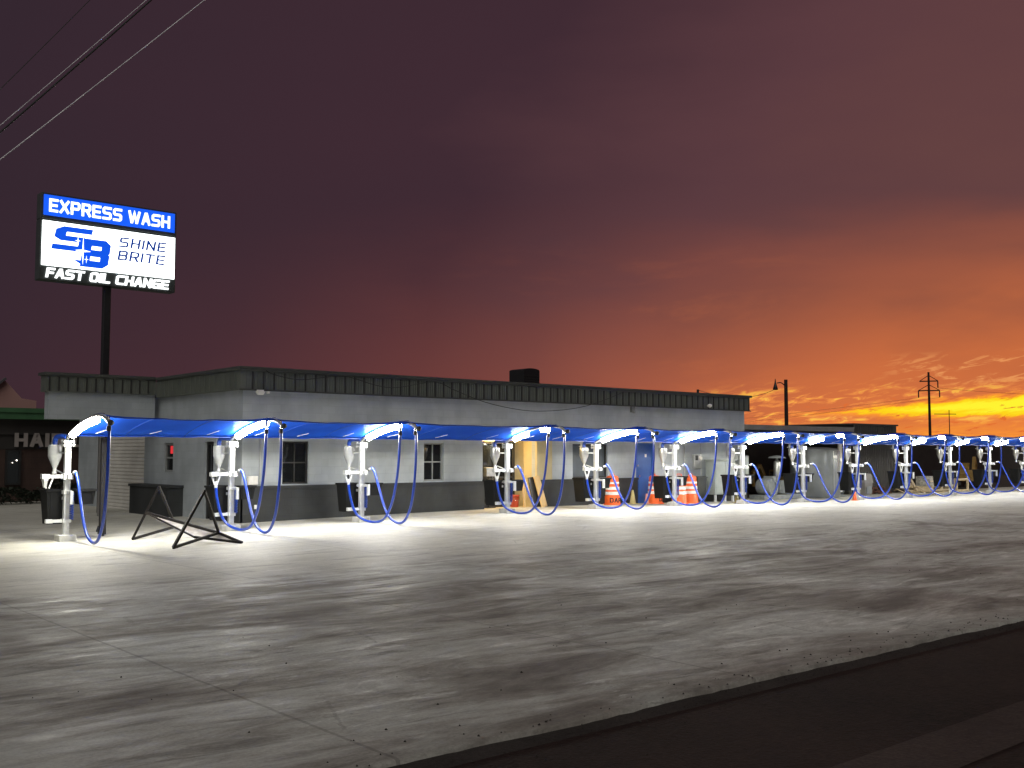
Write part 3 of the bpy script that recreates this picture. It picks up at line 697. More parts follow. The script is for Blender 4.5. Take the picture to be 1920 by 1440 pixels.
def build_station(steel_can=True, split_led=False, one_hose=False):
    r_ = empty('vacuum_post', (0, 0, 0))
    mb = MB().box(-.055, .055, -.055, .055, -.16, 2.0, bev=.006)
    for z in (.2, .65, 1.55, 1.75): mb.lathe(0, 0, [(.012, 0), (.012, .012)], 8, Matrix.Translation((0, -.055, z)) @ Matrix.Rotation(R(90), 4, 'X'))
    mb.build('post', white_steel, r_)
    MB().box(-.17, .17, -.17, .17, -.12, .13, bev=.012).box(-.10, .10, -.10, .10, .131, .145).build('base_block', block_conc, r_)
    mb = MB().box(-.11, .11, -.10, .10, 1.90, 1.94).box(-.11, .11, -.10, .10, 1.97, 2.01)
    for a in (-.09, .09):
        for c_ in (-.08, .08): mb.tube([(a, c_, 1.88), (a, c_, 2.03)], .010, 6)
    mb.build('clamp', white_steel, r_)
    # curved arm, light rail and top strip
    MB().tube([(0, a, b_) for a, b_ in ARM], .034, 10, sub=4).build('arm', galv, r_)
    MB().tube([(.03, a, arm_z(a)+.05) for a in (-.7, -1.0, -1.3, -1.6, -1.85, -2.0)], .009, 6, sub=3).build('top_rail', chrome, r_)
    rngs = [(-.32, -.85), (-1.45, -1.7)] if split_led else [(-.30, -1.66)]
    for a, b_ in rngs:
        k = max(3, int(abs(b_-a)/.15)); pts = [(0, a+(b_-a)*i/k, arm_z(a+(b_-a)*i/k)-.075) for i in range(k+1)]
        MB().tube(pts, .072, 12, sub=2).build('led_tube', led, r_)
        for q0, q1 in zip([0, k//2] if k > 5 else [0], [k//2, k] if k > 5 else [k]):      # the lamp's own downward light, just under the tube
            A_, B_ = Vector(pts[q0]), Vector(pts[q1]); le = (B_-A_).length
            ld = bpy.data.lights.new('led_light', 'AREA'); ld.shape = 'RECTANGLE'; ld.size = .12; ld.size_y = le
            ld.energy = LEDW*le; ld.color = (1.0, .965, .84)
            lo = bpy.data.objects.new('led_light', ld); C.objects.link(lo); lo.parent = r_
            lo.location = (A_+B_)/2+Vector((0, 0, -.082)); d_ = (B_-A_).normalized()
            lo.rotation_euler = (math.atan2(d_.z, d_.y)+(math.pi if d_.y < 0 else 0), 0, 0)
        MB().tube([(0, p_[1], p_[2]+.058) for p_ in pts], .045, 8).build('led_housing', white_steel, r_)
    MB().lathe(0, 0, [(.03, -.05), (.055, -.02), (.055, .03), (.02, .05)], 14, Matrix.Translation((0, -2.44, 2.32)) @ Matrix.Rotation(R(80), 4, 'X')).build('end_cap', rubber, r_)
    # drop pipes
    if not one_hose:
        MB().tube([(-.04, -1.62, 2.46), (-.04, -1.72, 2.45), (-.04, -1.745, 2.38), (-.04, -1.745, 2.25)], .028, 8, sub=3).build('drop_pipe', chrome, r_)
        MB().lathe(-.04, -1.745, [(.034, 2.17), (.042, 2.19), (.042, 2.25), (.03, 2.27)], 12).build('coupling', rubber, r_)
    MB().tube([(.04, -2.12, 2.43), (.04, -2.22, 2.42), (.04, -2.245, 2.35), (.04, -2.245, 2.25)], .028, 8, sub=3).build('drop_pipe', chrome, r_)
    MB().lathe(.04, -2.245, [(.034, 2.17), (.042, 2.19), (.042, 2.25), (.03, 2.27)], 12).build('coupling', rubber, r_)
    # hoses
    if not one_hose:
        MB().tube(HA3+[(-.04, a, b_) for a, b_ in HA], .031, 8, sub=5).build('hose', blue_hose, r_)
        MB().tube([(-.37, .02, 1.12), (-.36, .02, .98)], .034, 10).build('hose_cuff', white_steel, r_)
        MB().tube([(-.39, .0, 1.26), (-.37, .02, 1.10)], [.018, .03], 8).build('nozzle', rubber, r_)
    MB().tube([(.04, a, b_) for a, b_ in HB], .031, 8, sub=5).build('hose', blue_hose, r_)
    MB().tube([(.04, -.30, 1.355), (.04, -.40, 1.372)], .032, 10).build('hose_cuff', white_steel, r_)
    MB().tube([(.03, -.10, 1.28), (.04, -.31, 1.355)], .022, 8).build('nozzle', rubber, r_)
    # brackets
    mb = MB().box(-.44, -.09, -.03, .03, 1.245, 1.315).box(-.035, .035, -.16, -.09, 1.245, 1.315).box(-.09, .09, -.09, .09, 1.22, 1.34).box(-.50, -.36, -.06, .06, 1.235, 1.33)
    mb.bar((-.47, .0, 1.24), (-.40, .0, 1.04), .028).bar((-.28, .0, 1.24), (-.35, .0, 1.04), .028)
    mb.box(-.05, .05, -.24, -.16, 1.23, 1.33); mb.build('hose_holder', white_steel, r_)
    mb = MB().box(-.03, .03, -.32, .24, .93, .985).box(-.03, .03, -.345, -.29, .72, .985).box(-.03, .03, .20, .25, .80, .985).box(-.08, .08, -.08, .08, .92, .995)
    mb.build('bin_bracket', white_steel, r_)
    MB().box(-.36, -.08, -.03, .03, .345, .405).box(-.08, .08, -.08, .08, .335, .415).box(-.40, -.27, -.045, .045, .335, .415).build('lower_bracket', white_steel, r_)
    # coiled air hose
    pts = []
    for i in range(150):
        a = i*2*math.pi/10; pts.append((.085+.036*math.cos(a), -.07+.036*math.sin(a), .40+i*.0036))
    MB().tube(pts, .0095, 5).build('coil_hose', blue_plastic, r_)
    # separator with elbow
    cm = steel if steel_can else clear_p
    prof = [(.05, 1.33), (.05, 1.37), (.032, 1.375), (.036, 1.44), (.125, 1.66), (.135, 1.69), (.135, 1.90), (.13, 1.925), (.05, 1.93)]
    MB().lathe(-.14, .365, prof, 22).build('separator', cm, r_)
    MB().tube([(-.14, .365, 1.92), (-.14, .365, 2.02), (-.12, .30, 2.09), (-.06, .14, 2.10), (-.01, .04, 2.09)], .052, 12, sub=4).build('elbow', blue_plastic, r_)
    MB().box(-.17, -.11, .40, .56, 1.955, 1.975).tube([(-.14, .47, 1.93), (-.14, .47, 2.08)], .03, 8).build('valve', white_steel, r_)
    MB().bar((-.10, .27, 1.76), (0, .05, 1.76), .03).build('separator_strut', galv, r_)
    MB().bar((-.12, .30, 1.40), (0, .05, 1.30), .022).build('separator_strut', galv, r_)
    return r_
def build_bin(w_, d_, z0, z1):
    o = MB()
    vs = []; t_ = .012
    o.taper(0, 0, z0, z1, w_*.78, d_*.78, w_, d_)
    # open top: rim and dark inside
    b_ = o.build('trash_bin', black_plastic)
    rim = MB()
    rim.box(-w_/2-.02, w_/2+.02, -d_/2-.02, -d_/2+.012, z1-.035, z1+.012).box(-w_/2-.02, w_/2+.02, d_/2-.012, d_/2+.02, z1-.035, z1+.012)
    rim.box(-w_/2-.02, -w_/2+.012, -d_/2+.012, d_/2-.012, z1-.035, z1+.012).box(w_/2-.012, w_/2+.02, -d_/2+.012, d_/2-.012, z1-.035, z1+.012)
    rim.build('rim', black_plastic, b_)
    rb = MB()
    for k in (-.12, .12): rb.bar((k*w_/.4, -d_*.39-.004, z0+.03), (k*w_/.4, -d_/2-.004, z1-.05), .02, .012)
    rb.build('rib', black_plastic, b_)
    return b_
protos = {}; hr = random.Random(11)
ords = ['leftmost', 'second', 'third', 'fourth', 'fifth', 'sixth', 'seventh', 'eighth', 'ninth', 'tenth', 'eleventh', 'twelfth', 'thirteenth']
where = ['its single blue hose in front of the dark salon', 'behind the fallen frames', 'between the two dark front windows',
         'in front of the lit glass entry', 'before the slate window', 'left of the meter box, among orange barrels',
         'before the electrical panels', 'left of the tall grey tank', 'beside the small orange cone',
         'left of the pallet', 'before the printed box', 'in front of the far yellow digger', 'cut off at the right edge']
SPLIT = {3, 7, 9, 10, 11}
for i, x in enumerate(PX):
    key = ('clear' if i < 3 else 'steel', i in SPLIT, i == 0)
    if key not in protos: r_ = protos[key] = build_station(i >= 3, i in SPLIT, i == 0)
    else: r_ = copy_tree(protos[key])
    r_.location = (x, RY, 0)
    for ch in r_.children:
        if ch.name.startswith('base_block'): ch.location = (0, 0, gz(x, RY))
        if ch.name.startswith('hose') and ch.name[4:5] in ('', '.'):      # keep the loops just clear of the sloping slab
            g_ = max(-.02, gz(x, RY))+hr.uniform(0, .035); ch.location = (0, 0, g_); ch.scale = (1, 1, 1-g_/2.22); ch.rotation_euler = (0, 0, R(hr.uniform(-1.4, 1.4)))
    tag(r_, ('%s white vacuum post from the left, ' % (ords[i] if i else 'leftmost'))+where[i] if i else 'leftmost white vacuum post, '+where[0], 'vacuum post', 'row of white vacuum posts with arched lit arms')
bigb = None; smallb = None
for i, x in enumerate(PX):
    if bigb is None: bigb = build_bin(.46, .46, .30, 1.0); smallb = build_bin(.38, .30, .70, 1.0); a, b_ = bigb, smallb
    else: a, b_ = copy_tree(bigb), copy_tree(smallb)
    a.location = (x-.10, RY+.42, 0); b_.location = (x+.38, RY+.09, 0)
    tag(a, 'deep black bin hung behind the %s vacuum post' % (ords[i]+' white' if i == 0 else ords[i]), 'bin', 'deep black bins on the vacuum posts')
    tag(b_, 'shallow black bin hung to the right of the %s vacuum post' % (ords[i]+' white' if i == 0 else ords[i]), 'bin', 'shallow black bins on the vacuum posts')
# claw tool on the first post
cl = MB().taper(0, 0, -.13, .0, .05, .07, .07, .15).box(-.04, .04, -.08, .08, .003, .05)
o = cl.build('nozzle', white_steel, bpy.data.objects['vacuum_post']); o.location = (-.43, .0, 1.19)

# canopies between neighbouring arms
cd = ['in front of the side wing, leftmost', 'across the building corner, second from left', 'long one between the third and fourth posts, before the wider gap',
      'over the lit entry, fourth from left', 'over the slate window and blue door', 'over the meter box, sixth from left', 'just past the building end', 'over the tall grey tank',
      'ninth from left below the dark shed', 'tenth from left under the lattice power pole', 'eleventh from left', 'last whole one at the far right']
for i in range(len(PX)-1):
    xa, xb = PX[i]+.02, PX[i+1]-.02
    nu, nv = 22, 16; vs = []; fs = []
    for j in range(nv+1):
        v = j/nv
        for k in range(nu+1):
            u_ = k/nu; s_ = math.sin(math.pi*u_)
            y = -.02-(2.10-.10*s_)*v
            z = arm_z(y)+.030
            z += -.03*s_*math.sin(math.pi*v)-.065*s_**.5*v+.008*math.sin(u_*17+i*2.3+v*3)*s_+.004*math.sin(u_*43+i+v*6)*s_
            vs.append((xa+(xb-xa)*u_-xa, y, z))
    top = [(a, b_, c_+.006) for a, b_, c_ in vs]; n = nu+1; N = len(vs)
    for j in range(nv):
        for k in range(nu):
            a = j*n+k; fs.append((a, a+1, a+n+1, a+n)); fs.append((N+a, N+a+n, N+a+n+1, N+a+1))
    for k in range(nu):
        fs.append((k, N+k, N+k+1, k+1)); a = nv*n+k; fs.append((a, a+1, N+a+1, N+a))
    for j in range(nv):
        a = j*n; fs.append((a, a+n, N+a+n, N+a)); a = j*n+nu; fs.append((a, N+a, N+a+n, a+n))
    mb = MB(); mb.addv(vs+top, fs, True)
    o = mb.build('shade_canopy', fabric); o.location = (xa, RY, 0)
    hem = MB().tube([vs[nv*n+k] for k in range(nu+1)], .012, 6); hem.build('front_hem', blue_plastic, o)
    hem = MB().tube([vs[k] for k in range(nu+1)], .012, 6); hem.build('rear_hem', blue_plastic, o)
    for u_ in (7, 15):
        MB().tube([(vs[j*n+u_][0], vs[j*n+u_][1], vs[j*n+u_][2]-.002) for j in range(nv+1)], .007, 6).build('seam', blue_plastic, o)
    for u_ in (3, 10, 18):  # short white bars put in for the glints on the underside
        a_, b_ = vs[1*n+u_], vs[3*n+u_+1]
        MB().bar((a_[0], a_[1], a_[2]-.012), (b_[0], b_[1], b_[2]-.012), .022, .006).build('tie_strap', refl_white, o)
    tag(o, 'blue fabric shade canopy '+cd[i], 'canopy', 'blue fabric canopies strung between the arms')

# dark furled pole with lever standing left of the first hose
o = empty('black_pole', (7.90, 22.95, gz(7.9, 22.95)), 'tall black square pole with small lever at its foot, left of the roller shutter', 'pole')
MB().box(-.05, .05, -.05, .05, 0, 2.12, bev=.008).build('pole', black_steel, o)
MB().box(-.075, -.052, -.03, .03, .04, .22).bar((-.07, -.02, .2), (-.12, -.06, .1), .03).build('lever', rubber, o)
MB().tube([(.075, -.02, .03), (.075, -.02, 2.1)], .016, 8).build('cable', rubber, o)

# ------------------------------------------------------------------ fallen sign frames
fz = empty('metal_sign_frame', (8.3, 20.4, 0), 'two black steel triangle frames with a weathered white panel lying between them', 'sign frame')
def L(p_): return (p_[0]-8.3, p_[1]-20.4, p_[2]-0)
g0 = gz(8.3, 20.4)+.02
A1, A2, A3 = (8.0, 21.40, g0), (8.45, 21.20, 1.06), (9.22, 22.15, g0+.16)
B1, B2, B3 = (7.84, 18.93, g0), (8.47, 19.02, 1.04), (9.04, 19.60, g0+.18)
C1 = (9.27, 19.04, g0+.01)
K3 = tuple(A1[i]+(A2[i]-A1[i])*.5 for i in range(3)); E1 = (8.60, 19.75, g0+.11)
for tri in ((A1, A2, A3), (B1, B2, B3)):
    mb = MB(); a, b_, c_ = map(L, tri)
    mb.bar(a, b_, .05).bar(b_, c_, .045).bar(a, c_, .05); mb.build('triangle_frame', rust_steel, fz)
mb = MB().bar(L(K3), L(B3), .05).bar(L(B3), L(C1), .05).bar(L(E1), L(C1), .045).bar(L(K3), L(E1), .03)
mb.build('panel_rail', rust_steel, fz)
mb = MB()
q = [Vector(L(p_)) for p_ in (K3, E1, C1, B3)]
dn = Vector((0, 0, -.018)); vs = [tuple(p_+dn*.4) for p_ in q]+[tuple(p_+dn*1.6) for p_ in q]
mb.addv(vs, [(0, 1, 2), (0, 2, 3), (6, 5, 4), (7, 6, 4), (0, 4, 5, 1), (1, 5, 6, 2), (2, 6, 7, 3), (3, 7, 4, 0)])
mb.build('panel', panel_white, fz)

# ------------------------------------------------------------------ pylon sign
sg = empty('pylon_sign', (10.73, 31, 0), 'tall black pole sign with lit EXPRESS WASH, SHINE BRITE and FAST OIL CHANGE panels', 'sign')
def sx(v): return v-10.73
MB().box(-.10, .10, .15, .35, -.1, 6.78, bev=.01).build('pole', black_steel, sg)
x0, x1 = sx(8.79), sx(12.68)
MB().box(x0-.05, x1+.05, .02, .42, 8.46, 9.21, bev=.01).build('upper_cabinet', sign_dark, sg)
MB().box(x0-.05, x1+.05, .02, .42, 6.70, 8.452, bev=.01).build('lower_cabinet', sign_dark, sg)
p1 = MB().box(x0+.02, x1-.02, -.02, .02, 8.56, 9.15, bev=.006).build('upper_panel', sign_blue, sg)
p2 = MB().box(x0, x1, -.02, .02, 7.11, 8.40, bev=.006).build('white_panel', sign_white, sg)
text_mesh(MB(), 'EXPRESS WASH', x0+.16, 8.665, .38, x1-x0-.34, 1.35, 0, -.022, .02).build('lettering', sign_letter, p1)
text_mesh(MB(), 'SHINE', x0+2.16, 7.90, .30, 1.42, 1.15, .16, -.022, .012, 1.8).build('lettering', sign_navy, p2)
text_mesh(MB(), 'BRITE', x0+2.13, 7.50, .30, 1.42, 1.15, .16, -.022, .012, 1.8).build('lettering', sign_navy, p2)
# SB monogram
lg = MB()
text_mesh(lg, 'S', x0+.24, 7.60, .70, 1.02, 1.75, .22, -.022, .008)
text_mesh(lg, 'B', x0+1.05, 7.18, .84, .80, 1.9, .12, -.022, .012)
lg.prism([(x0+.86, 7.36), (x0+1.10, 7.36), (x0+1.16, 7.20)], -.036, -.022)
lg.build('monogram', sign_logo_blue, p2)
st = MB()
def star(cx, cz, a, b_, y):
    k = .075
    st.prism([(cx, cz+a), (cx+b_*k, cz+a*k), (cx+b_, cz), (cx+b_*k, cz-a*k), (cx, cz-a), (cx-b_*k, cz-a*k), (cx-b_, cz), (cx-b_*k, cz+a*k)], y, y+.01)
star(x0+1.13, 7.64, .40, .22, -.050); star(x0+.98, 7.92, .13, .08, -.047); star(x0+1.23, 7.40, .11, .06, -.052)
st.build('star', sign_white, p2)
p3 = text_mesh(MB(), 'FAST OIL CHANGE', x0+.12, 6.765, .285, x1-x0-.30, 1.5, .14, .02, .05, 1.2).build('lettering', sign_letter, sg)

# ------------------------------------------------------------------ barrels, cones, lumber, bucket
def build_barrel():
    r_ = empty('traffic_barrel', (0, 0, 0))
    MB().lathe(0, 0, [(.31, 0), (.31, .03), (.255, .04), (.25, .28), (.235, .285), (.235, .44), (.225, .445), (.225, .60), (.212, .605), (.212, .75), (.20, .755), (.195, .90), (.15, .94), (.05, .95)], 26).build('drum', orange_p, r_)
    for r0, r1, z0, z1 in ((.2395, .2385, .33, .43), (.2295, .2285, .49, .59),): MB().lathe(0, 0, [(r0, z0), (r1, z1)], 26).build('band', refl_white, r_)
    MB().lathe(0, 0, [(.2165, .68), (.2155, .745)], 26).build('band', refl_white, r_)
    MB().tube([(-.08, 0, .94), (-.07, 0, 1.0), (.07, 0, 1.0), (.08, 0, .94)], .014, 6, sub=3).build('handle', orange_p, r_)
    # lettering wrapped round the foot
    a0 = R(-90-40+49.6-25)
    def wrap(pt):
        x, y, z = pt; r2 = .2568-y; a = a0+x/.25
        return (r2*math.cos(a), r2*math.sin(a), z)
    text_mesh(MB(), 'DAR', -.22, .085, .15, .42, 1.5, 0, 0, .001, 1.6, wrap).build('lettering', black_text, r_)
    return r_
bp = build_barrel(); bl = ['orange barrel with white bands lettered at its foot, alone left of the blue door', 'orange barrel in front of the right edge of the blue door',
    'orange barrel half hidden behind the sixth vacuum post', 'orange barrel standing right of the sixth vacuum post']
for i, (x, y, rz) in enumerate([(24.50, 23.75, 0), (26.55, 23.75, .9), (27.10, 23.15, 2.0), (28.05, 23.45, 3.0)]):
    o = bp if i == 0 else copy_tree(bp)
    o.location = (x, y, gz(x, y)); o.rotation_euler = (0, 0, rz); tag(o, bl[i], 'traffic barrel', 'orange traffic barrels by the wall')
def build_cone(m, h, label, loc, band=None):
    r_ = empty('traffic_cone', (loc[0], loc[1], gz(*loc)), label, 'traffic cone', 'small traffic cones')
    MB().lathe(0, 0, [(.115*h/.5, .02), (.03, h), (.012, h+.006)], 18).build('cone', m, r_)
    MB().box(-.15*h/.5, .15*h/.5, -.15*h/.5, .15*h/.5, 0, .022, bev=.006).build('base', m, r_)
    if band: MB().lathe(0, 0, [(.118*h/.5*.62+.006, h*.40), (.118*h/.5*.30+.012, h*.80)], 18).build('band', band, r_)
build_cone(cone_yellow, .46, 'pale yellow cone against the dark wainscot left of the blue door', (25.62, 23.9))
build_cone(cone_pink, .34, 'short pinkish orange cone at the foot of the blue door', (26.0, 23.62))
build_cone(cone_yellow, .34, 'ochre cone behind the seventh vacuum post', (29.95, 22.95))
build_cone(orange_p, .34, 'orange cone with white top in front of the tall grey tank', (35.9, 21.95), refl_white)
o = MB().box(-.13, .13, -.02, .02, 0, .98, bev=.004).build('leaning_plank', lumber); o.location = (21.62, 23.86, gz(21.6, 23.9)+.005); o.rotation_euler = (R(-13), R(-8), R(8))
tag(o, 'yellow new lumber plank leaning on the wall right of the entry', 'plank')
o = MB().box(-.15, .15, -.02, .02, 0, .93, bev=.004).build('leaning_board', frame_dark); o.location = (21.42, 23.98, gz(21.4, 23.9)+.005); o.rotation_euler = (R(-9), R(-7), R(6))
tag(o, 'dark board leaning on the wall behind the yellow plank', 'board')
o = MB().box(-.04, .04, -.02, .02, 0, .92, bev=.004).build('upright_stud', lumber); o.location = (21.02, 24.1, gz(21.0, 24.1)+.004); o.rotation_euler = (R(-4), 0, 0)
tag(o, 'slim wooden stud standing upright at the right jamb of the entry', 'stud')
u = empty('bucket', (20.88, 24.42, .105), 'red plastic bucket on the entry step', 'bucket')
MB().lathe(0, 0, [(.125, 0), (.155, .34), (.165, .345), (.165, .37), (.15, .37)], 20).build('pail', red_bucket, u)
MB().tube([(-.16, 0, .33), (-.1, -.14, .22), (.1, -.14, .22), (.16, 0, .33)], .006, 5, sub=4).build('handle', chrome, u)
u = empty('payment_terminal', (19.95, 24.5, .105), 'small grey box on a dark stand inside the entry, left of the bucket', 'stand')
MB().box(-.03, .03, -.03, .03, 0, .95).box(-.15, .15, -.12, .12, 0, .02).build('stand', frame_dark, u)
MB().box(-.17, .17, -.08, .08, .95, 1.22, bev=.01).build('box', galv, u)

# ------------------------------------------------------------------ grey equipment cabinet on legs
u = empty('equipment_cabinet', (30.2, 23.85, gz(30.2, 23.85)), 'large pale grey metal cabinet on short white legs by the meter box', 'cabinet')
MB().box(-.58, .58, -.22, .22, .27, 1.48, bev=.012).box(-.62, .62, -.25, .24, 1.482, 1.52).build('body', elec_green, u)
for a in (-.5, 0.05, .5): MB().box(a-.035, a+.035, -.18, -.11, -.05, .268).build('leg', white_steel, u)
MB().box(-.55, -.01, -.236, -.222, .32, 1.44).box(.01, .55, -.236, -.222, .32, 1.44).build('door', elec_green, u)
MB().lathe(0, 0, [(.03, 0), (.03, .03)], 12, Matrix.Translation((.03, -.236, .84)) @ Matrix.Rotation(R(90), 4, 'X')).build('latch', frame_dark, u)
o = MB().taper(0, 0, 0, .86, .40, .36, .48, .44).box(-.26, .26, -.24, .24, .862, .9).build('trash_can', mat('can_grey', (.045, .05, .05), .5, noise=.2)); o.location = (28.85, 23.80, gz(28.9, 23.8))
tag(o, 'dark grey lidded can standing between the barrels and the pale cabinet', 'trash can')

# ------------------------------------------------------------------ machinery beyond the building end
u = empty('grey_tank', (37.42, 24.7, gz(37.4, 24.7)), 'tall grey steel filter cabinet with white latches behind the eighth post', 'tank')
MB().lathe(0, 0, [(.96, .02), (.98, .05), (.98, 1.92), (.94, 2.0), (.5, 2.05), (.1, 2.06)], 40).build('shell', tank_grey, u)
mb = MB()
for z in (.30, .95, 1.55): mb.box(.62, .78, -.80, -.70, z-.07, z+.07)
mb.build('latch', refl_white, u)
MB().box(-.14, -.11, -.985, -.965, .1, 1.9).box(.55, .58, -.83, -.78, .1, 1.9).build('seam', galv, u)
MB().box(-.16, .10, -1.0, -.975, 1.60, 1.72).build('label_plate', refl_white, u)
mb = MB().tube([(.98, -.3, 1.0), (1.18, -.3, 1.0), (1.36, -.3, 1.08), (1.42, -.3, 1.3), (1.42, -.3, 2.25)], .085, 12, sub=5).build('outlet_pipe', cream_pipe, u)
u = empty('blower_skid', (34.6, 24.6, gz(34.6, 24.6)), 'grey blower and finned motor on a low skid with upright silencer', 'blower')
MB().box(-1.25, 1.3, -.35, .35, 0, .18).box(-1.3, 1.35, -.38, -.34, .02, .16).build('skid', machine_grey, u)
bl_ = MB()
M0 = Matrix.Translation((-.7, -.25, .50)) @ Matrix.Rotation(R(90), 4, 'X')
bl_.lathe(0, 0, [(.30, -.5), (.32, -.45), (.32, .05), (.26, .10)], 22, M0)
for k in range(8): bl_.bar((-.7+.2*math.cos(k*.785), -.37, .5+.2*math.sin(k*.785)), (-.7+.3*math.cos(k*.785), -.36, .5+.3*math.sin(k*.785)), .03)
bl_.tube([(-.95, -.3, .5), (-.85, -.4, .2), (-.6, -.42, .25), (-.5, -.4, .6), (-.7, -.3, .85)], .045, 8, sub=4).box(-.55, -.25, -.2, .2, .75, .9)
bl_.build('blower', machine_grey, u)
mo = MB().box(-.1, .5, -.3, .3, .19, .72, bev=.05)
for k in range(11): mo.box(-.08+k*.055, -.06+k*.055, -.33, -.3, .22, .70)
mo.build('motor', machine_grey, u)
MB().lathe(-.05, -.1, [(.05, .70), (.05, .80), (.13, .92), (.14, .96), (.14, 1.42), (.12, 1.48), (.045, 1.52), (.045, 1.6)], 18).build('silencer', galv, u)
MB().lathe(-.05, -.1, [(.35, 1.60), (.30, 1.66), (.10, 1.70), (.02, 1.71)], 20).build('rain_cap', machine_grey, u)
u = empty('ribbed_blower', (38.95, 24.7, gz(38.9, 24.7)), 'round ribbed grey blower right of the tall tank', 'blower')
rb = MB(); M0 = Matrix.Translation((0, 0, .36)) @ Matrix.Rotation(R(90), 4, 'X')
rb.lathe(0, 0, [(.32, -.3), (.35, -.25), (.35, .2), (.30, .25), (.24, .25), (.22, .2), (.1, .22)], 26, M0); rb.build('housing', machine_grey, u)
MB().box(-.35, .35, -.3, .3, -.02, .06).build('foot', machine_grey, u)
MB().lathe(0, 0, [(.20, .26), (.26, .26)], 26, M0).build('flange', galv, u)
u = empty('machine_housing', (40.9, 24.6, gz(40.9, 24.6)), 'grey boxy machine housing with a hopper between ninth and tenth posts', 'machine')
MB().taper(0, 0, 0, .55, .5, .5, .62, .55).taper(0, 0, .552, .95, .7, .6, .5, .5).build('housing', shed_m, u)
MB().box(-.2, .2, -.31, -.285, .1, .4).build('door', machine_grey, u)
MB().box(-.4, -.32, -.1, .1, .3, .7).build('side_box', machine_grey, u)

# brick stack, scrap lumber, pallets and box
u = empty('brick_stack', (43.1, 25.3, gz(43.1, 25.3)), 'low loose stack of red brick on the ground behind the tenth post', 'brick stack')
b3 = MB(); rr = random.Random(5)
for k in range(90):
    lx = rr.uniform(-1.1, 1.1); lz = rr.randint(0, 4)*.075
    if lz > .34*(1-abs(lx)/1.3): continue
    M_ = Matrix.Translation((lx, rr.uniform(-.3, .3), lz+.04)) @ Matrix.Rotation(rr.uniform(-.5, .5), 4, 'Z')
    b3.box(-.11, .11, -.05, .05, -.035, .035, M_)
tag(b3.build('bricks', brick_red, u), kind='stuff')
o = MB(); rr = random.Random(9)
for k in range(26):
    M_ = Matrix.Translation((rr.uniform(-.5, .5), rr.uniform(-.35, .35), .05+rr.random()*.38)) @ Matrix.Rotation(rr.uniform(0, 3), 4, 'Z') @ Matrix.Rotation(rr.uniform(-.5, .5), 4, 'Y')
    l_ = rr.uniform(.25, .6); o.box(-l_, l_, -.045, .045, -.02, .02, M_)
o = o.build('scrap_lumber', pallet_wood); o.location = (45.2, 24.9, gz(45.2, 24.9)); tag(o, 'tangled heap of scrap lumber left of the pallet', 'lumber', kind='stuff')
def build_pallet(loc, label, rz=0., h=.30):
    u = empty('wooden_pallet', (loc[0], loc[1], gz(*loc)), label, 'pallet', 'wooden pallets behind the row', rz)
    m1 = MB()
    for k in range(6): m1.box(-1.0, 1.0, -.5+k*.18, -.4+k*.18, h-.025, h)
    m1.build('deck', pallet_wood, u)
    for a in (-1.0, -.05, .9): MB().box(a, a+.10, -.5, .5, .05, h-.027).build('block', pallet_wood, u)
    MB().box(-1.0, 1.0, -.52, -.502, .10, .17).box(-1.0, 1.0, -.5, -.4, .0, .048).build('rail', pallet_wood, u); return u
build_pallet((46.85, 24.6), 'pale wooden pallet carrying the printed box', .05)
u = empty('printed_box', (46.5, 24.6, gz(46.5, 24.6)+.302), 'grey and white printed carton on the pallet', 'box')
MB().box(-.48, .48, -.35, .35, 0, .46, bev=.01).build('carton', cardboard, u)
MB().box(-.481, .481, -.362, -.352, .20, .27).build('tape_band', pallet_wood, u)
u = empty('crate_frame', (49.1, 24.6, gz(49.1, 24.6)), 'open pale wooden crate frame right of the pallet', 'crate')
for a, b_ in (((-.55, -.35, 0), (-.55, -.35, .62)), ((.55, -.35, 0), (.55, -.35, .66)), ((-.55, .35, 0), (-.55, .35, .6)), ((.55, .35, 0), (.55, .35, .6))): MB().bar(a, b_, .08).build('upright', pallet_wood, u)
MB().bar((-.5, -.35, .58), (.5, -.35, .58), .09, .09).bar((-.5, .35, .55), (.5, .35, .55), .08).bar((-.5, -.35, .06), (.5, -.35, .06), .08).build('rail', pallet_wood, u)

# shed roof and dark container beyond the building
u = empty('shed_roof', (37.7, 25.5, 0), 'flat grey shed roof on thin posts past the building end', 'shed')
MB().box(-4.0, 4.0, 0, 3.4, 2.72, 2.88).box(-4.02, 4.02, -.03, .0, 2.70, 2.90).build('roof', shed_m, u)
for a in (-3.9, 0, 3.9): MB().box(a-.05, a+.05, .1, .2, -.1, 2.70).build('post', shed_m, u)
u = empty('dark_shed', (43.56, 26.2, 0), 'dark flat-topped metal shed right of the grey shed roof', 'shed')
MB().box(-1.82, 1.82, -.7, 2.6, -.1, 3.02).build('wall', shed_dark, u)
mb = MB()
for k in range(24): mb.box(-1.8+k*.15, -1.77+k*.15, -.72, -.702, 0, 2.98)
mb.build('cladding_rib', shed_dark, u); MB().box(-1.9, 1.9, -.76, 2.66, 3.022, 3.09).build('roof', shed_dark, u)
# dark yard fence
u = empty('yard_fence', (33.2, 30, 0), 'tall dark brown board fence closing the yard behind the row', 'fence')
mb = MB(); x = 0; rr = random.Random(2)
while x < 32.5: mb.box(x, x+.145, 0, .02+rr.random()*.006, -.15, 2.42+rr.random()*.02); x += .152
mb.build('boards', fence_m, u)
for k in range(14): MB().box(k*2.5, k*2.5+.1, .04, .14, -.15, 2.45).build('post', fence_m, u)
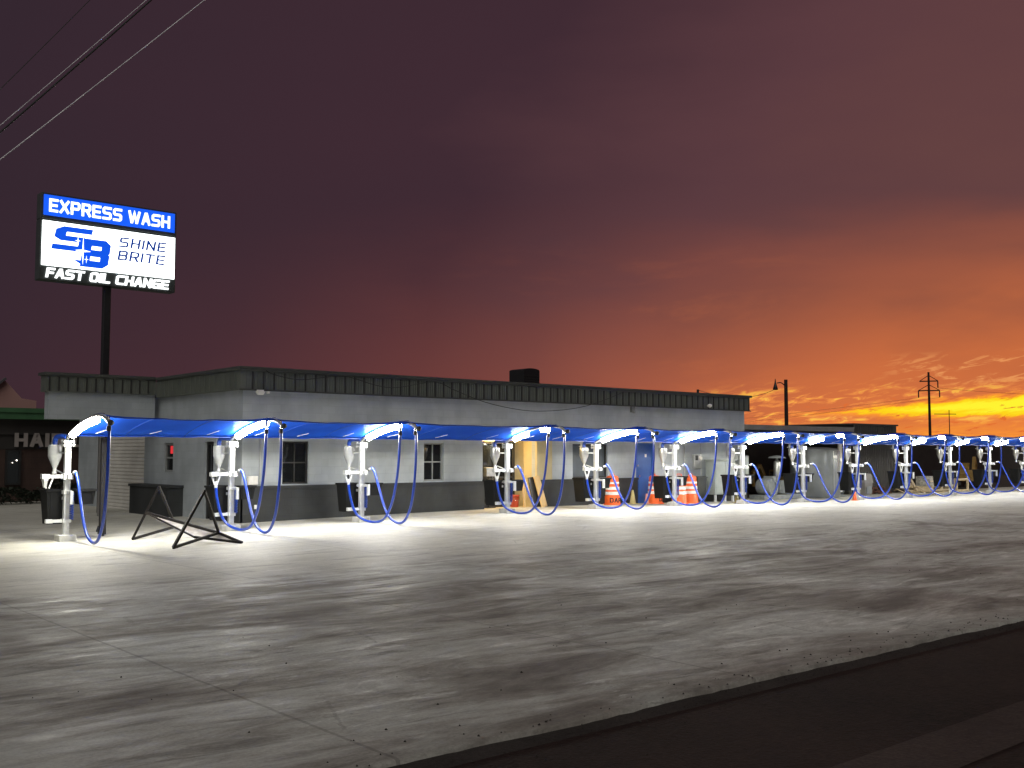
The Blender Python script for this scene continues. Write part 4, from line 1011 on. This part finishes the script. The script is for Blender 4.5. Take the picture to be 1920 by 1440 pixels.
# diggers
def digger(loc, rz, s_, label):
    u = empty('excavator', (loc[0], loc[1], gz(*loc)), label, 'excavator', 'diggers parked in the dark yard', rz)
    u.scale = (s_,)*3
    mb = MB()
    for y_ in (-.75, .45): mb.prism([(-1.0, 0), (1.0, 0), (1.2, .18), (1.0, .4), (-1.0, .4), (-1.2, .18)], y_, y_+.3)
    mb.build('track', rubber, u)
    MB().box(-.95, .55, -.6, .6, .45, .95, bev=.05).taper(-.55, 0, .95, 1.25, .8, 1.1, .7, 1.0).build('body', exc_yellow, u)
    c_ = MB().box(.0, .62, .0, .6, .96, 1.75, bev=.03).build('cab', exc_yellow, u); MB().box(.06, .56, -.01, -.002, 1.15, 1.65).box(.622, .63, .08, .52, 1.15, 1.65).build('window', glass_dark, c_)
    MB().bar((.55, -.2, .8), (1.6, -.2, 2.1), .22, .28).bar((1.6, -.2, 2.1), (2.5, -.2, 1.5), .2, .25).build('boom', exc_yellow, u)
    MB().bar((2.5, -.2, 1.55), (2.35, -.2, .55), .16, .2).build('stick', exc_yellow, u)
    MB().prism([(2.1, .5), (2.5, .6), (2.6, .2), (2.3, .0), (2.0, .15)], -.5, .1).build('bucket', rust_steel, u)
digger((39.2, 28.0), R(185), .62, 'small dim digger with raised arm behind the blower skid')
digger((55.3, 26.9), R(20), .75, 'dim yellow digger at the far right behind the twelfth post')

# distant low store with red lit sign
u = empty('distant_store', (80, 40, 0), 'distant dark low store with red lit sign at the right edge', 'building')
MB().box(-9, 45, 0, 14, -.3, 2.95).build('wall', shed_dark, u)
q = MB().box(-1.9, 6.0, -.25, -.02, 2.12, 2.75).build('sign_board', frame_dark, u)
sgn = MB(); rr = random.Random(4); x = -1.7
while x < 5.6:
    w_ = rr.uniform(.2, .42); sgn.box(x, x+w_, -.28, -.252, 2.22, 2.30).box(x, x+.08, -.28, -.252, 2.302, 2.55); sgn.box(x, x+w_, -.28, -.252, 2.552, 2.64); x += w_+(.2 if rr.random() < .85 else .7)
sgn.build('lit_letters', neon_red, q)
for a, z in ((-3.4, 2.3), (1.2, 1.9)): MB().lathe(0, 0, [(.05, -.2), (.22, -.05), (.22, .05), (.05, .2)], 12, Matrix.Translation((a, -.5, z))).build('lamp', lamp_far, u)

# ------------------------------------------------------------------ salon on the left
u = empty('hair_salon', (12, 40, 0), 'dark brick salon with green fascia and raised HAIR letters', 'building')
MB().box(-14, 2.2, 0, 8, -.2, 2.42).build('wall', salon_brick, u)
MB().box(-14.1, 2.3, -.12, 8, 2.422, 2.96).box(-14.1, 2.3, -.02, 8, 1.90, 2.42).build('sign_band', salon_band, u)
MB().box(-14.2, 2.4, -.5, 8.2, 2.964, 3.34).box(-14.2, 2.4, -.56, -.5, 3.20, 3.36).build('green_fascia', green_fascia, u)
MB().box(1.62, 1.76, -.2, -.02, -.1, 2.42).build('pilaster', letter_dull, u)
text_mesh(MB(), 'HAIR', -1.42, 1.98, .50, 1.70, 1.7, 0, -.125, .06, 1.7).build('lettering', letter_dull, u)
text_mesh(MB(), 'OTT', .62, 1.98, .46, .92, 1.5, .1, -.125, .06, .9).build('lettering', letter_dull, u)
w_ = MB().box(-1.68, -1.62, -.10, -.02, .62, 1.88).box(-1.22, -1.16, -.10, -.02, .62, 1.88).box(-1.62, -1.22, -.10, -.02, .62, .68).box(-1.62, -1.22, -.10, -.02, 1.82, 1.88).build('window', frame_dark, u)
MB().box(-1.62, -1.22, -.05, -.03, .68, 1.82).build('pane', glass_dark, w_)
mb = MB().lathe(0, 0, [(.008, -.02), (.02, 0), (.008, .02)], 8, Matrix.Translation((-1.32, -.12, 1.50))).lathe(0, 0, [(.006, -.012), (.013, 0), (.006, .012)], 8, Matrix.Translation((-1.46, -.12, 1.42)))
mb.build('lamp', lamp_far, w_)
h = MB(); rr = random.Random(8)
for k in range(5200):
    x_, y_ = rr.uniform(-8, 2.0), rr.uniform(-.6, .6)
    top = .62+.16*math.sin(x_*2.3)+.1*math.sin(x_*5.1); z_ = rr.random()**.6*top
    c_ = Vector((x_, y_, z_)); a, b_ = rr.uniform(0, 6.28), rr.uniform(-1, 1)
    d_ = Vector((math.cos(a), math.sin(a), b_)).normalized()*.07; e_ = d_.cross(Vector((rr.random(), rr.random(), 1))).normalized()*.04
    h.addv([tuple(c_-d_), tuple(c_+e_), tuple(c_+d_), tuple(c_-e_)], [(0, 1, 2, 3)])
o = h.build('hedge', leaf_m); o.location = (11.3, 38.6, gz(11, 38)); tag(o, 'low dark hedge along the foot of the salon wall', 'hedge', kind='stuff')
# peach gabled building beyond
u = empty('gabled_building', (20.5, 88, 0), 'distant peach stucco building with a gable above the green fascia', 'building')
MB().box(-10, 4.4, 0, 20, -.3, 5.95).prism([(.2, 5.95), (2.0, 7.5), (3.3, 6.1), (4.4, 5.95)], 0, 16).build('wall', peach, u)
MB().bar((0, -.2, 5.9), (2.0, -.2, 7.62), .5, .16).bar((-3, -.2, 6.0), (.1, -.2, 6.0), .5, .16).build('roof_edge', grey_roof, u)

# ------------------------------------------------------------------ poles and wires
u = empty('street_lamp', (50.9, 35.4, -.1), 'dark wooden pole with a small lamp on a side bracket, past the building end', 'street lamp')
MB().lathe(0, 0, [(.125, -.2), (.10, 6.1)], 14).build('pole', creosote, u)
MB().tube([(-.02, .05, 5.75), (-.2, .18, 5.92), (-.4, .32, 5.90)], .03, 8, sub=3).build('bracket', creosote, u)
MB().lathe(-.48, .38, [(.12, 5.5), (.15, 5.55), (.09, 5.75), (.05, 5.9), (.015, 6.15)], 14).build('lamp_head', black_steel, u)
u = empty('power_pole', (141.6, 74.4, -.25), 'tall dark power pole with two braced crossarms at the right', 'power pole')
MB().lathe(0, 0, [(.23, -.5), (.14, 13.6)], 12).build('pole', creosote, u)
dv = Vector((.47, -.88, 0))
for z, hw in ((12.3, 1.25), (10.95, 1.45)):
    MB().bar(tuple(-dv*hw+Vector((0, 0, z))), tuple(dv*hw+Vector((0, 0, z))), .14, .16).bar(tuple(-dv*hw+Vector((0, 0, z))), (0, 0, z+.85), .09).bar(tuple(dv*hw+Vector((0, 0, z))), (0, 0, z+.85), .09).build('crossarm', creosote, u)
for s_, z, hw in ((1, 12.3, 1.2), (1, 10.95, 1.4), (-1, 10.95, 1.4)):
    MB().lathe(0, 0, [(.05, -1.0), (.09, -.9), (.09, -.1), (.05, 0)], 8, Matrix.Translation(tuple(dv*hw*s_+Vector((0, 0, z))))).build('insulator', black_steel, u)
def wire(name, a, b_, sag, r_, m, label, grp):
    a, b_ = Vector(a), Vector(b_); pts = []
    for i in range(25):
        t_ = i/24; q = a.lerp(b_, t_); q.z -= sag*4*t_*(1-t_); pts.append(tuple(q))
    o = MB().tube(pts, r_, 6).build(name, m); return tag(o, label, 'wire', grp)
pb = Vector((141.6, 74.4, -.25))
wire('power_wire', tuple(pb+dv*1.2+Vector((0, 0, 11.3))), (200, 40, 12.5), 1.6, .018, wire_m, 'thin wire leaving the upper crossarm of the power pole to the right', 'wires from the power pole')
wire('power_wire', tuple(pb-dv*1.4+Vector((0, 0, 9.95))), (170, 260, 9), 3.0, .016, wire_m, 'thin wire leaving the lower left crossarm tip of the power pole', 'wires from the power pole')
wire('power_wire', tuple(pb+dv*1.4+Vector((0, 0, 9.95))), (175, 262, 7), 3.0, .016, wire_m, 'thin wire leaving the lower right crossarm tip towards the left', 'wires from the power pole')
wire('service_wire', (31.6, 26, 4.2), (50.45, 35.7, 5.5), .4, .012, wire_m, 'thin service wire from the roof pipe to the street lamp', 'service wire')
u = MB().lathe(0, 0, [(.06, 0), (.035, 6.0)], 6).bar((-1.4, .8, 5.6), (.6, -.4, 5.6), .06).build('antenna_mast', black_steel); u.location = (99, 50, 0); tag(u, 'very thin distant antenna mast under the yellow cloud', 'mast')
# overhead lines at the upper left
def ext(a, b_, k): a, b_ = Vector(a), Vector(b_); d_ = b_-a; return tuple(a-d_*k), tuple(b_+d_*k)
a, b_ = ext((3.31, 13.6, 6.3), (4.19, 13.36, 7.51), 2.5); wire('overhead_wire', a, b_, .10, .005, wire_m, 'thinnest overhead wire, nearest the top left corner', 'overhead wires at upper left')
a, b_ = ext((3.33, 13.6, 5.83), (4.82, 13.14, 7.62), 2.5); wire('overhead_wire', a, b_, .16, .012, wire_m, 'thick black overhead cable, middle of the three at upper left', 'overhead wires at upper left')
a, b_ = (3.33-1.55*2.5, 13.6+.46*2.5-.02, 5.83-1.79*2.5-.035), (4.82+1.49*2.5, 13.14-.46*2.5-.02, 7.62+1.79*2.5-.035)
wire('overhead_wire', a, b_, .14, .0045, wire_bright, 'shiny bare strand running under the thick cable at upper left', 'overhead wires at upper left')
a, b_ = ext((3.34, 13.6, 5.53), (5.38, 12.93, 7.71), 2.5); wire('overhead_wire', a, b_, .2, .0065, wire_bright, 'twisted silvery overhead wire, lowest of those at upper left', 'overhead wires at upper left')

for o in bpy.data.objects:
    if o.type == 'EMPTY' and 'category' not in o.keys() and o.parent is None: print('UNTAGGED', o.name)
